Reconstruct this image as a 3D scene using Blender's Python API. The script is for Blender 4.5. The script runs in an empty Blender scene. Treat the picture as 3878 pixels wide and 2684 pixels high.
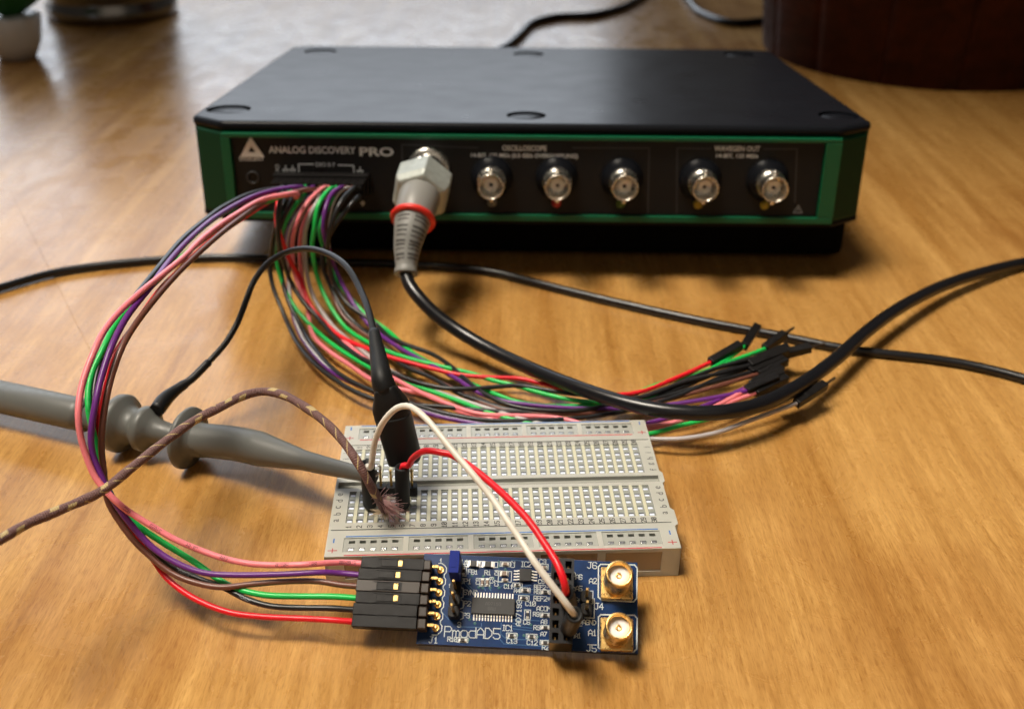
import bpy, bmesh, math, random
from mathutils import Vector, Matrix, Euler
random.seed(7)
D2 = bpy.data
SC = bpy.context.scene
COL = SC.collection
# ---------------------------------------------------------------- camera (1 unit = 1 cm)
FPX, CH, PITCH, ROLL = 3922.998, 16.774, 0.51973, 0.0090575
PW, PH = 3878.0, 2684.0
cp_, sp_ = math.cos(PITCH), math.sin(PITCH)
fwd = Vector((0, cp_, -sp_)); rgt = Vector((1, 0, 0)); upv = Vector((0, sp_, cp_))
c_, s_ = math.cos(ROLL), math.sin(ROLL)
R2 = c_ * rgt + s_ * upv; U2 = -s_ * rgt + c_ * upv
CAM = Vector((0, 0, CH))
cd = D2.cameras.new('camera'); cam = D2.objects.new('camera', cd); COL.objects.link(cam)
cam.matrix_world = Matrix(((R2.x, U2.x, -fwd.x, 0), (R2.y, U2.y, -fwd.y, 0), (R2.z, U2.z, -fwd.z, CH), (0, 0, 0, 1)))
cd.sensor_width = 36; cd.sensor_fit = 'HORIZONTAL'; cd.lens = 36 * FPX / PW
cd.clip_start = 0.5; cd.clip_end = 2000
cd.dof.use_dof = True; cd.dof.focus_distance = 24.3; cd.dof.aperture_fstop = 0.165
SC.camera = cam
# ---------------------------------------------------------------- light
wd = D2.worlds.new('World'); SC.world = wd; wd.use_nodes = True
wd.node_tree.nodes['Background'].inputs[0].default_value = (1.0, 0.87, 0.74, 1)
wd.node_tree.nodes['Background'].inputs[1].default_value = 0.045
def area(name, loc, target, sx, sy, power, col):
    l = D2.lights.new(name, 'AREA'); l.shape = 'RECTANGLE'; l.size = sx; l.size_y = sy
    l.energy = power; l.color = col
    o = D2.objects.new(name, l); COL.objects.link(o)
    o.location = loc
    o.rotation_euler = (Vector(target) - Vector(loc)).to_track_quat('-Z', 'Y').to_euler()
    return o
area('window_light', (-116, 170, 62), (-116, 0, 62), 262, 92, 235000, (0.84, 0.91, 1.0))
area('ceiling_light', (-34, 12, 118), (4, 14, 0), 72, 72, 23500, (1.0, 0.90, 0.76))
area('fill_light', (15, -70, 70), (0, 25, 3), 130, 90, 9500, (1.0, .84, .66))  # unseen fill lamp added behind the camera to brighten front faces
kl = D2.lights['ceiling_light']; kl.spread = math.radians(26)
SC.view_settings.view_transform = 'Standard'; SC.view_settings.look = 'None'
SC.view_settings.exposure = 0.0; SC.view_settings.gamma = 1
SC.cycles.use_denoising = True
SC.cycles.max_bounces = 8

# ---------------------------------------------------------------- helpers
def ray(dx, dy):                       # pixel of the 2306-wide view -> direction
    u, v = dx * PW / 2306.0, dy * PW / 2306.0
    return fwd + R2 * ((u - PW / 2) / FPX) - U2 * ((v - PH / 2) / FPX)
def at(dx, dy, z=0.0):
    d = ray(dx, dy); return CAM + d * ((z - CH) / d.z)
def aty(dx, dy, y):
    d = ray(dx, dy); return CAM + d * (y / d.y)
def ntree(m): return m.node_tree.nodes, m.node_tree.links
def M(name, col, rough=0.5, metal=0.0, coat=0.0, bump=0.0, bscale=40.0, trans=0.0, sss=0.0, spec=None, var=0.0, vscale=8.0, rvar=0.0):
    m = D2.materials.new(name); m.use_nodes = True
    N, L = ntree(m); b = N['Principled BSDF']
    b.inputs['Base Color'].default_value = (*col, 1); b.inputs['Roughness'].default_value = rough
    b.inputs['Metallic'].default_value = metal; b.inputs['Coat Weight'].default_value = coat
    b.inputs['Transmission Weight'].default_value = trans
    if spec is not None: b.inputs['Specular IOR Level'].default_value = spec
    if sss: b.inputs['Subsurface Weight'].default_value = sss; b.inputs['Subsurface Scale'].default_value = 0.15; b.inputs['Subsurface Radius'].default_value = (1, 1, .8)
    tc = N.new('ShaderNodeTexCoord')
    if bump:
        n = N.new('ShaderNodeTexNoise'); n.inputs['Scale'].default_value = bscale; n.inputs['Detail'].default_value = 4
        L.new(tc.outputs['Object'], n.inputs['Vector'])
        bp = N.new('ShaderNodeBump'); bp.inputs['Strength'].default_value = bump; bp.inputs['Distance'].default_value = 0.02
        L.new(n.outputs['Fac'], bp.inputs['Height']); L.new(bp.outputs['Normal'], b.inputs['Normal'])
    if var or rvar:
        n = N.new('ShaderNodeTexNoise'); n.inputs['Scale'].default_value = vscale; n.inputs['Detail'].default_value = 5
        L.new(tc.outputs['Object'], n.inputs['Vector'])
        if var:
            r = N.new('ShaderNodeMapRange'); r.inputs['From Min'].default_value = .3; r.inputs['From Max'].default_value = .7
            r.inputs['To Min'].default_value = 1 - var; r.inputs['To Max'].default_value = 1 + var
            L.new(n.outputs['Fac'], r.inputs['Value'])
            x = N.new('ShaderNodeMix'); x.data_type = 'RGBA'; x.blend_type = 'MULTIPLY'; x.inputs['Factor'].default_value = 1
            x.inputs['A'].default_value = (*col, 1); L.new(r.outputs['Result'], x.inputs['B']); L.new(x.outputs['Result'], b.inputs['Base Color'])
        if rvar:
            r = N.new('ShaderNodeMapRange'); r.inputs['From Min'].default_value = .3; r.inputs['From Max'].default_value = .7
            r.inputs['To Min'].default_value = max(0, rough - rvar); r.inputs['To Max'].default_value = rough + rvar
            L.new(n.outputs['Fac'], r.inputs['Value']); L.new(r.outputs['Result'], b.inputs['Roughness'])
    return m
def link(name, me, mat, parent=None, smooth=False):
    o = D2.objects.new(name, me); COL.objects.link(o)
    if mat is not None:
        if len(me.materials): me.materials.clear()
        for mm in (mat if isinstance(mat, (list, tuple)) else [mat]): me.materials.append(mm)
    if parent is not None: o.parent = parent
    if smooth: me.polygons.foreach_set('use_smooth', [True] * len(me.polygons))
    return o
def tag(o, label, cat, group=None, kind=None):
    o['label'] = label
    if cat: o['category'] = cat
    if group: o['group'] = group
    if kind: o['kind'] = kind
    return o
def thing(name, label, cat, loc=(0, 0, 0), rot=(0, 0, 0), group=None):
    o = D2.objects.new(name, None); COL.objects.link(o); o.location = loc; o.rotation_euler = rot
    o.empty_display_size = .3
    return tag(o, label, cat, group)
class B:                                # bmesh collector
    def __init__(s): s.bm = bmesh.new(); s.mi = 0
    def box(s, c, d, bev=0.0, M4=None, mi=0, seg=2):
        bm = bmesh.new(); bmesh.ops.create_cube(bm, size=1)
        for v in bm.verts: v.co = Vector((v.co.x * d[0], v.co.y * d[1], v.co.z * d[2]))
        if bev: bmesh.ops.bevel(bm, geom=list(bm.edges), offset=bev, segments=seg, profile=.5, affect='EDGES')
        for v in bm.verts: v.co += Vector(c)
        if M4 is not None: bm.transform(M4)
        for f in bm.faces: f.material_index = mi
        s.merge(bm); return s
    def merge(s, bm):
        me = D2.meshes.new('tmp'); bm.to_mesh(me); bm.free(); s.bm.from_mesh(me); D2.meshes.remove(me)
    def prism(s, poly, z0, z1, bev=0.0, M4=None, mi=0, seg=3):
        bm = bmesh.new(); a = [bm.verts.new((x, y, z0)) for x, y in poly]; b = [bm.verts.new((x, y, z1)) for x, y in poly]
        n = len(poly); bm.faces.new(a[::-1]); bm.faces.new(b)
        for i in range(n): bm.faces.new((a[i], a[(i + 1) % n], b[(i + 1) % n], b[i]))
        if bev: bmesh.ops.bevel(bm, geom=list(bm.edges), offset=bev, segments=seg, profile=.5, affect='EDGES')
        if M4 is not None: bm.transform(M4)
        for f in bm.faces: f.material_index = mi
        s.merge(bm); return s
    def lathe(s, prof, seg=32, M4=None, mi=0, a0=0.0, smooth=True):
        bm = bmesh.new(); rings = []
        for r, z in prof:
            rings.append([bm.verts.new((r * math.cos(a0 + 2 * math.pi * i / seg), r * math.sin(a0 + 2 * math.pi * i / seg), z)) for i in range(seg)] if r > 1e-6 else bm.verts.new((0, 0, z)))
        for p, q in zip(rings, rings[1:]):
            pl, ql = isinstance(p, list), isinstance(q, list)
            for i in range(seg):
                j = (i + 1) % seg
                if pl and ql: f = bm.faces.new((p[i], p[j], q[j], q[i]))
                elif pl: f = bm.faces.new((p[i], p[j], q))
                elif ql: f = bm.faces.new((p, q[j], q[i]))
                else: continue
                f.smooth = smooth
        for f in bm.faces: f.material_index = mi
        bmesh.ops.recalc_face_normals(bm, faces=list(bm.faces))
        if M4 is not None: bm.transform(M4)
        s.merge(bm); return s
    def quadstrip(s, pts, w, nrm=Vector((0, 0, 1)), th=0.004, mi=0):   # flat ribbon along a polyline
        for p, q in zip(pts, pts[1:]):
            p = Vector(p); q = Vector(q); d = q - p; L = d.length
            if L < 1e-6: continue
            d /= L; side = nrm.cross(d).normalized() * (w / 2); e = d * (w / 2)
            vs = [s.bm.verts.new(x) for x in (p - e - side, q + e - side, q + e + side, p - e + side)]
            us = [s.bm.verts.new(v.co + nrm * th) for v in vs]
            fs = [s.bm.faces.new(us)]
            for i in range(4): fs.append(s.bm.faces.new((vs[i], vs[(i + 1) % 4], us[(i + 1) % 4], us[i])))
            for f in fs: f.material_index = mi
        return s
    def mesh(s, name='mesh'):
        me = D2.meshes.new(name); s.bm.to_mesh(me); s.bm.free(); return me
    def obj(s, name, mat, parent=None, smooth=False): return link(name, s.mesh(name), mat, parent, smooth)
def spline(pts, step=0.12):
    pts = [Vector(p) for p in pts]; P = [2 * pts[0] - pts[1]] + pts + [2 * pts[-1] - pts[-2]]; out = []
    for i in range(1, len(P) - 2):
        p0, p1, p2, p3 = P[i - 1:i + 3]
        t0 = 0; t1 = max(1e-4, (p1 - p0).length ** .5); t2 = t1 + max(1e-4, (p2 - p1).length ** .5); t3 = t2 + max(1e-4, (p3 - p2).length ** .5)
        n = max(2, int((p2 - p1).length / step))
        for k in range(n):
            t = t1 + (t2 - t1) * k / n
            A1 = p0 * ((t1 - t) / (t1 - t0)) + p1 * ((t - t0) / (t1 - t0)); A2 = p1 * ((t2 - t) / (t2 - t1)) + p2 * ((t - t1) / (t2 - t1)); A3 = p2 * ((t3 - t) / (t3 - t2)) + p3 * ((t - t2) / (t3 - t2))
            B1 = A1 * ((t2 - t) / (t2 - t0)) + A2 * ((t - t0) / (t2 - t0)); B2 = A2 * ((t3 - t) / (t3 - t1)) + A3 * ((t - t1) / (t3 - t1))
            out.append(B1 * ((t2 - t) / (t2 - t1)) + B2 * ((t - t1) / (t2 - t1)))
    out.append(pts[-1])
    for _ in range(2):                     # light smoothing
        out = [out[0]] + [(a + 2 * b + c) / 4 for a, b, c in zip(out, out[1:], out[2:])] + [out[-1]]
    return out
def frames(path):
    T = []
    for i in range(len(path)):
        T.append((path[min(i + 1, len(path) - 1)] - path[max(i - 1, 0)]).normalized())
    n = T[0].orthogonal().normalized(); Ns = [n]
    for i in range(1, len(path)):
        n = (n - T[i] * n.dot(T[i])).normalized(); Ns.append(n)
    return T, Ns
def tube_bm(path, r, seg=12, bm=None, flat=1.0):
    bm = bm or bmesh.new(); uvl = bm.loops.layers.uv.verify()
    T, Ns = frames(path); rings = []; s = 0; S = []
    for i, p in enumerate(path):
        if i: s += (p - path[i - 1]).length
        S.append(s); rr = r(i / (len(path) - 1)) if callable(r) else r
        b = T[i].cross(Ns[i])
        rings.append([bm.verts.new(p + Ns[i] * rr * math.cos(2 * math.pi * k / seg) + b * rr * flat * math.sin(2 * math.pi * k / seg)) for k in range(seg)])
    for i in range(len(rings) - 1):
        for k in range(seg):
            j = (k + 1) % seg
            f = bm.faces.new((rings[i][k], rings[i][j], rings[i + 1][j], rings[i + 1][k])); f.smooth = True
            for lp, uv in zip(f.loops, ((S[i], k / seg), (S[i], (k + 1) / seg), (S[i + 1], (k + 1) / seg), (S[i + 1], k / seg))): lp[uvl].uv = uv
    bm.faces.new(rings[0][::-1]); bm.faces.new(rings[-1])
    return bm
def tube(name, path, r, mat, parent=None, seg=12):
    bm = tube_bm(path, r, seg); me = D2.meshes.new(name); bm.to_mesh(me); bm.free(); return link(name, me, mat, parent)
def axisM(p, d, up=Vector((0, 0, 1))):  # local Z -> d, origin p, local Y close to up
    z = Vector(d).normalized(); x = up.cross(z)
    if x.length < 1e-4: x = Vector((1, 0, 0))
    x.normalize(); y = z.cross(x)
    return Matrix(((x.x, y.x, z.x, p[0]), (x.y, y.y, z.y, p[1]), (x.z, y.z, z.z, p[2]), (0, 0, 0, 1)))
def text_mesh(s, height, width=None, off=0.0, ext=0.004):
    cu = D2.curves.new('t', 'FONT'); cu.body = s; cu.size = 1; cu.align_x = 'CENTER'; cu.align_y = 'CENTER'; cu.extrude = 0; cu.offset = off; cu.resolution_u = 3
    o = D2.objects.new('t', cu); COL.objects.link(o); dg = bpy.context.evaluated_depsgraph_get()
    me = D2.meshes.new_from_object(o.evaluated_get(dg)); D2.objects.remove(o); D2.curves.remove(cu)
    xs = [v.co.x for v in me.vertices]; ys = [v.co.y for v in me.vertices]
    w = max(xs) - min(xs); h = max(ys) - min(ys); cx = (max(xs) + min(xs)) / 2; cy = (max(ys) + min(ys)) / 2
    sy = height / h; sx = width / w if width else sy
    for v in me.vertices: v.co = Vector(((v.co.x - cx) * sx, (v.co.y - cy) * sy, 0))
    return me
# stroke font: 4 wide x 6 tall
G = {'0': ['01,05,16,36,45,41,30,10,01', '01,45'], '1': ['14,26,20', '10,30'], '2': ['05,16,36,45,44,00,40'], '3': ['05,16,36,45,44,33,13', '33,42,41,30,10,01'],
 '4': ['30,36,02,42'], '5': ['46,06,03,33,42,41,30,10,01'], '6': ['45,36,16,05,01,10,30,41,42,33,03'], '7': ['06,46,10'], '8': ['13,04,05,16,36,45,44,33,13,02,01,10,30,41,42,33'],
 '9': ['01,10,30,41,45,36,16,05,04,13,43'], 'A': ['00,04,26,44,40', '02,42'], 'B': ['00,06,36,45,44,33,03', '33,42,41,30,00'], 'C': ['45,36,16,05,01,10,30,41'],
 'D': ['00,06,26,44,42,20,00'], 'E': ['46,06,00,40', '03,33'], 'F': ['46,06,00', '03,33'], 'G': ['45,36,16,05,01,10,30,41,43,23'], 'H': ['00,06', '40,46', '03,43'],
 'I': ['10,30', '20,26', '16,36'], 'J': ['01,10,20,31,36', '16,46'], 'M': ['00,06,23,46,40'], 'N': ['00,06,40,46'], 'O': ['01,05,16,36,45,41,30,10,01'], 'P': ['00,06,36,45,44,33,03'],
 'R': ['00,06,36,45,44,33,03', '23,40'], 'S': ['45,36,16,05,04,13,33,42,41,30,10,01'], 'T': ['06,46', '26,20'], 'V': ['06,20,46'], 'W': ['06,10,23,30,46'], 'Y': ['06,23,46', '23,20'], 'K': ['00,06', '46,03,40'],
 'L': ['06,00,40'], 'U': ['06,01,10,30,41,46'], 'X': ['00,46', '06,40'], 'a': ['03,14,34,43,40,10,01,12,42'], 'd': ['46,40,10,01,03,14,44'], 'm': ['00,04', '03,14,23,20', '23,34,43,40'], 'o': ['01,03,14,34,43,41,30,10,01'],
 '-': ['13,33'], '+': ['03,43', '21,25'], '.': ['20,21'], ' ': [], '/': ['00,46']}
def strokes(s, h, sp=1.45):              # -> list of polylines centred on 0,0 (unit: h = cap height)
    out = []; u = h / 6; W = (len(s) * 4 * sp - 4 * (sp - 1)) * u
    for i, ch in enumerate(s):
        for st in G.get(ch, []):
            out.append([((int(a[0]) + i * 4 * sp) * u - W / 2, int(a[1]) * u - h / 2) for a in st.split(',')])
    return out
def stext(b, s, cx, cy, h, w, ang=0.0, z=0.0, sp=1.45, th=0.004, mi=0):
    ca, sa = math.cos(ang), math.sin(ang)
    for pl in strokes(s, h, sp): b.quadstrip([(cx + x * ca - y * sa, cy + x * sa + y * ca, z) for x, y in pl], w, th=th, mi=mi)

# ---------------------------------------------------------------- materials
def wood_mat(name, cols, gloss):
    m = D2.materials.new(name); m.use_nodes = True; N, L = ntree(m); b = N['Principled BSDF']
    tc = N.new('ShaderNodeTexCoord')
    def noise(sc, det, rough=.55, dist=0.0, rot=0.03):
        mp = N.new('ShaderNodeMapping'); mp.inputs['Scale'].default_value = sc; mp.inputs['Rotation'].default_value = (0, 0, rot)
        L.new(tc.outputs['Object'], mp.inputs['Vector'])
        n = N.new('ShaderNodeTexNoise'); n.inputs['Scale'].default_value = 1; n.inputs['Detail'].default_value = det
        n.inputs['Roughness'].default_value = rough; n.inputs['Distortion'].default_value = dist
        L.new(mp.outputs[0], n.inputs['Vector']); return n.outputs['Fac']
    def ramp(f, a, bq):
        r = N.new('ShaderNodeValToRGB'); r.color_ramp.elements[0].position = a[0]; r.color_ramp.elements[0].color = (*a[1], 1)
        r.color_ramp.elements[1].position = bq[0]; r.color_ramp.elements[1].color = (*bq[1], 1); L.new(f, r.inputs[0]); return r.outputs[0]
    def mul(a, c, fac=1.0, mode='MULTIPLY'):
        x = N.new('ShaderNodeMix'); x.data_type = 'RGBA'; x.blend_type = mode; x.inputs['Factor'].default_value = fac
        L.new(a, x.inputs['A']); L.new(c, x.inputs['B']); return x.outputs['Result']
    base = ramp(noise((.9, .05, 1), 6, .6, .4), (.28, cols[0]), (.68, cols[1]))
    grain = ramp(noise((7.0, .30, 1), 6, .65, .3), (.35, (.86, .82, .76)), (.6, (1.04, 1.03, 1.03)))
    pores = ramp(noise((38, 3.2, 1), 3, .6), (.34, (.62, .50, .40)), (.50, (1.03, 1.03, 1.03)))
    fig = ramp(noise((.5, .12, 1), 3, .5, .5, .1), (.36, (.90, .86, .80)), (.58, (1.04, 1.04, 1.04)))
    knot = ramp(noise((.11, .09, 1), 4, .6, .3), (.28, (.70, .58, .48)), (.46, (1, 1, 1)))
    fine = ramp(noise((13, 1.1, 1), 5, .7), (.36, (.80, .72, .62)), (.60, (1.06, 1.06, 1.06)))
    c = mul(mul(mul(mul(mul(base, grain), pores, .6), fig, .6), knot, .7), fine, .6)
    sc = ramp(noise((.9, 42, 1), 2, .5, .0, .6), (.70, (1, 1, 1)), (.74, (1.10, 1.09, 1.08)))
    stn = ramp(noise((1.7, 1.3, 1), 6, .7, 1.2), (.28, (.86, .80, .74)), (.42, (1, 1, 1)))
    c = mul(mul(c, sc, .6), stn, .6)
    L.new(c, b.inputs['Base Color'])
    rr = N.new('ShaderNodeMapRange'); rr.inputs['From Min'].default_value = .3; rr.inputs['From Max'].default_value = .7
    rr.inputs['To Min'].default_value = gloss - .07; rr.inputs['To Max'].default_value = gloss + .1
    L.new(noise((.5, .35, 1), 5, .65, .8), rr.inputs['Value']); L.new(rr.outputs[0], b.inputs['Roughness'])
    bp = N.new('ShaderNodeBump'); bp.inputs['Strength'].default_value = .25; bp.inputs['Distance'].default_value = .01
    L.new(noise((18, 1.4, 1), 3), bp.inputs['Height']); L.new(bp.outputs[0], b.inputs['Normal'])
    b.inputs['Specular IOR Level'].default_value = .55
    return m
WOOD = wood_mat('oiled_wood', ((.37, .178, .040), (.59, .345, .112)), .27)
STAVE = wood_mat('dark_stave_wood', ((.030, .007, .004), (.075, .018, .008)), .6); STAVE.node_tree.nodes['Principled BSDF'].inputs['Specular IOR Level'].default_value = .2
BLACKP = M('black_plastic', (.007, .006, .006), .45, spec=.25, bump=.15, bscale=60, rvar=.08)
BLACKA = M('black_anodised', (.009, .010, .013), .30, spec=.3, bump=.03, bscale=140, rvar=.03, vscale=.6); BLACKA.node_tree.nodes['Principled BSDF'].inputs['IOR'].default_value = 1.22
GREEN = M('green_enamel', (.000, .105, .042), .36)
DGREEN = M('shaded_green', (.002, .036, .015), .5, spec=.15)  # case green darkened: shade on chamfers and sides is in the colour
PANEL = M('panel_black', (.007, .007, .008), .55, spec=.3)
PLINE = M('panel_grey_line', (.030, .032, .036), .5)
PRINT = M('white_print', (.80, .82, .84), .6)
PRINTD = M('grey_print', (.22, .23, .24), .6)
NICKEL = M('nickel', (.82, .79, .72), .27, metal=1, rvar=.08, vscale=14)
DIEL = M('ivory_dielectric', (.85, .83, .76), .35)
GOLD = M('gold_plate', (.90, .60, .22), .30, metal=.95, bump=.03, bscale=45, rvar=.06, vscale=12)
PTFE = M('white_ptfe', (.86, .86, .86), .45)
CABLE = M('black_cable_jacket', (.008, .008, .010), .28, bump=.1, bscale=20)
LEADB = M('black_lead_jacket', (.008, .008, .009), .42, spec=.35)
RUBBER = M('black_rubber', (.009, .0095, .010), .5, spec=.3, bump=.2, bscale=50)
GREYP = M('grey_probe_plastic', (.118, .122, .114), .45, bump=.05, bscale=30, rvar=.06)
GREYR = M('grey_strain_relief', (.24, .24, .225), .5)
GREYD = M('grey_slot_dark', (.055, .052, .047), .6)
REDR = M('red_ring', (.80, .03, .02), .4)
def wire_mat(name, c, r=.36, stripe=None):
    m = M(name, c, r, bump=.05, bscale=30)
    if stripe:
        N, L = ntree(m); uv = N.new('ShaderNodeUVMap'); sp = N.new('ShaderNodeSeparateXYZ'); L.new(uv.outputs[0], sp.inputs[0])
        a = N.new('ShaderNodeMath'); a.operation = 'MULTIPLY_ADD'; a.inputs[1].default_value = .012; L.new(sp.outputs[0], a.inputs[0]); L.new(sp.outputs[1], a.inputs[2])
        f = N.new('ShaderNodeMath'); f.operation = 'FRACT'; L.new(a.outputs[0], f.inputs[0])
        c2 = N.new('ShaderNodeMath'); c2.operation = 'COMPARE'; c2.inputs[1].default_value = stripe; c2.inputs[2].default_value = .085; L.new(f.outputs[0], c2.inputs[0])
        x = N.new('ShaderNodeMix'); x.data_type = 'RGBA'; L.new(c2.outputs[0], x.inputs['Factor']); x.inputs['A'].default_value = (*c, 1); x.inputs['B'].default_value = (.72, .72, .70, 1); L.new(x.outputs['Result'], N['Principled BSDF'].inputs['Base Color'])
    return m
WM = dict(red=wire_mat('wire_red', (.78, .008, .02)), pink=wire_mat('wire_pink', (.90, .235, .27)), green=wire_mat('wire_green', (.012, .52, .09)), purple=wire_mat('wire_purple', (.135, .022, .21)),
          brown=wire_mat('wire_brown', (.155, .055, .036)), black=wire_mat('wire_black', (.012, .012, .013), .36), grey=wire_mat('wire_grey', (.46, .42, .42)), white=wire_mat('wire_white', (.74, .70, .62)))
WS = {}
def striped(cn, ph):
    base = dict(green=(.012, .52, .09), pink=(.90, .235, .27), purple=(.135, .022, .21), brown=(.155, .055, .036), black=(.012, .012, .013), grey=(.155, .055, .036))[cn]
    return WS.setdefault((cn, ph), wire_mat('wire_%s_white_stripe' % cn, base, .36, ph))
INK = M('wire_ink', (.16, .04, .06), .7); INKW = M('wire_ink_grey', (.25, .27, .30), .7)
PCB = M('pcb_blue', (.005, .030, .115), .24, var=.25, vscale=3, bump=.04, bscale=8)
PCBE = M('pcb_edge', (.030, .028, .030), .6)
TRACE = M('pcb_trace', (.012, .085, .22), .3)
SILK = M('silkscreen', (.62, .68, .68), .6)
SOLDER = M('solder', (.78, .77, .74), .38, metal=.7)
CHIP = M('chip_black', (.030, .030, .030), .55, bump=.25, bscale=70)
CHIPR = M('resistor_black', (.022, .02, .02), .4)
CAPM = M('capacitor_tan', (.27, .20, .15), .5)
BLUEJ = M('blue_shunt', (.006, .020, .22), .6, spec=.2, bump=.1, bscale=30)
VIA = M('via_green', (.01, .10, .10), .4)
HEADB = M('header_brown_black', (.028, .017, .010), .35)

# ---------------------------------------------------------------- table
def panel(name, poly, z1, parent):
    b = B(); b.prism(poly, -2.2, z1, bev=.02); return b.obj(name, WOOD, parent)
tab = D2.objects.new('tabletop', None); COL.objects.link(tab); tab['kind'] = 'structure'; tab['label'] = 'orange brown oiled wooden tabletop with a lighter seam at the back left'
A = at(11, 350); A2 = at(361, 141); Bp = at(175, 620); B2 = at(56, 406)
cor = Vector((-24.9, 47.6, 0)); farA = cor + (A2 - A).normalized() * 150; nearB = cor + (Bp - B2).normalized() * 22
nearC = Vector((-30, nearB.y - 2, 0))
g = .006
panel('wood_panel', [(cor.x + g, cor.y), (nearB.x + g, nearB.y), (nearB.x - 6, nearB.y - 9.8), (-20, 2), (-20, -12), (160, -12), (160, 260), (farA.x + g, 260)], 0.0, tab)
panel('wood_panel', [(-160, 260), (-160, -12), (-20.1, -12), (-20.1, 2), (nearB.x - 6 - g, nearB.y - 9.8), (nearB.x - g, nearB.y), (cor.x - g, cor.y), (farA.x - g, 260)], -0.012, tab)

# ---------------------------------------------------------------- instrument
DLOC = Vector((.598, 35.371, 2.004)); DROT = Euler((-.094, -.003, -.011))
DM = Matrix.Translation(DLOC) @ DROT.to_matrix().to_4x4(); DI = DM.inverted()
def dpick(dx, dy, yl=0.0):              # pixel -> local x,z on the instrument's front
    o = DI @ CAM; d = DI.to_3x3() @ ray(dx, dy); p = o + d * ((yl - o.y) / d.y); return p.x, p.z
dev = thing('bench_instrument', 'flat black and green bench oscilloscope box with brass-silver sockets behind the breadboard', 'oscilloscope', DLOC, DROT)
WF, WW, CC, DD, HH = 11.03, 12.30, .97, 18.9, 3.70
def octo(e=0.0, back=.45):
    a, w, c, d = WF + e * .4, WW + e, CC, DD + e
    return [(-a, -e), (a, -e), (w, c), (w, d - back), (a + .3, d), (-a - .3, d), (-w, d - back), (-w, c)]
b = B(); b.prism(octo(-.05), 0, .22, bev=.08); b.obj('base_plate', BLACKA, dev)
b = B(); b.prism(octo(-.10), .18, HH - .33); b.obj('chassis', DGREEN, dev)
lidb = B(); lidb.prism(octo(.0), HH - .37, HH, bev=.18, seg=5); lid = lidb.obj('lid', BLACKA, dev)
recess = [(515, 246, .95), (1185, 260, .85), (1888, 260, .85), (722, 116, .95), (1190, 122, .9), (1665, 123, .9)]
cut = B(); spots = []
def dtop(dx, dy):
    o = DI @ CAM; d = DI.to_3x3() @ ray(dx, dy); p = o + d * ((HH - o.z) / d.z); return p
for x, y, r in recess:
    p = dtop(x, y); spots.append((p, r)); cut.lathe([(0, HH - .16), (r * .86, HH - .16), (r * .86, HH + .3), (0, HH + .3)], 40, Matrix.Translation((p.x, p.y, 0)), smooth=False)
cuto = cut.obj('cutter', None)
mod = lid.modifiers.new('b', 'BOOLEAN'); mod.operation = 'DIFFERENCE'; mod.object = cuto; mod.solver = 'EXACT'
cuto.parent = dev; bpy.context.view_layer.update()
nm = D2.meshes.new_from_object(lid.evaluated_get(bpy.context.evaluated_depsgraph_get())); lid.modifiers.clear(); lid.data = nm
D2.objects.remove(cuto)
for p, r in spots:
    f = B(); f.lathe([(0, HH - .06), (r * .70, HH - .06), (r * .74, HH - .10), (r * .74, HH - .15), (0, HH - .15)], 36, Matrix.Translation((p.x, p.y, 0))); f.obj('rubber_pad', BLACKA, dev)
# front frame and panel
xl, zt = dpick(525, 308); xr, _ = dpick(1858, 322); _, zb = dpick(1200, 482)
q1, q2, q3, q4 = dpick(525, 307), dpick(1859, 321), dpick(535, 475), dpick(1834, 488)
xl = (q1[0] + q3[0]) / 2; xr = (q2[0] + q4[0]) / 2; zt = (q1[1] + q2[1]) / 2; zb = (q3[1] + q4[1]) / 2; ZC = HH - .385
print('PANEL', xl, xr, zt, zb)
fr = B()
for c, d in (((0, -.05, (zt + ZC) / 2), (2 * WF - .1, .25, ZC - zt)), ((0, -.05, (zb + .20) / 2), (2 * WF - .1, .25, zb - .20)),
             (((xl - WF) / 2, -.05, (zt + zb) / 2), (WF + xl - .05, .25, zt - zb - .002)), (((xr + WF) / 2, -.05, (zt + zb) / 2), (WF - xr - .05, .25, zt - zb - .002))):
    fr.box(c, d, bev=.03)
fr.obj('green_frame', GREEN, dev)
b = B(); b.box(((xl + xr) / 2, .03, (zt + zb) / 2), (xr - xl, .14, zt - zb), bev=.01); b.obj('front_panel', PANEL, dev)
for sx in (-1, 1):
    b = B(); b.prism([(sx * (WF - .02), -.02), (sx * (WW - .12), CC - .12), (sx * (WW - .3), CC + .1), (sx * (WF - .3), .2)][::sx], .22, ZC, bev=.10); b.obj('corner_cheek', DGREEN, dev)
for x, y in ((-10, 1.6), (10, 1.6)):
    b = B(); b.lathe([(0, -1.70), (.5, -1.70), (.6, -1.5), (.65, .03), (0, .03)], 28, Matrix.Translation((x, y + 3.5, 0))); b.obj('foot', RUBBER, dev)
for x, y in ((-10, 17.0), (10, 17.0)):
    b = B(); b.lathe([(0, -.42), (.6, -.42), (.6, .03), (0, .03)], 28, Matrix.Translation((x, y, 0))); b.obj('foot', RUBBER, dev)
b = B(); b.box((1.45, 2.65, -.79), (21.4, 2.0, 1.72), bev=.3); b.obj('added_shade_bar', M('shade_bar_black', (.004, .004, .004), .9, spec=.05), dev)  # black block added to darken the shadowed gap under the instrument
PY = -.045
FM = Matrix(((1, 0, 0, 0), (0, 0, -1, PY), (0, 1, 0, 0), (0, 0, 0, 1)))   # text XY -> panel XZ facing -y
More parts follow.
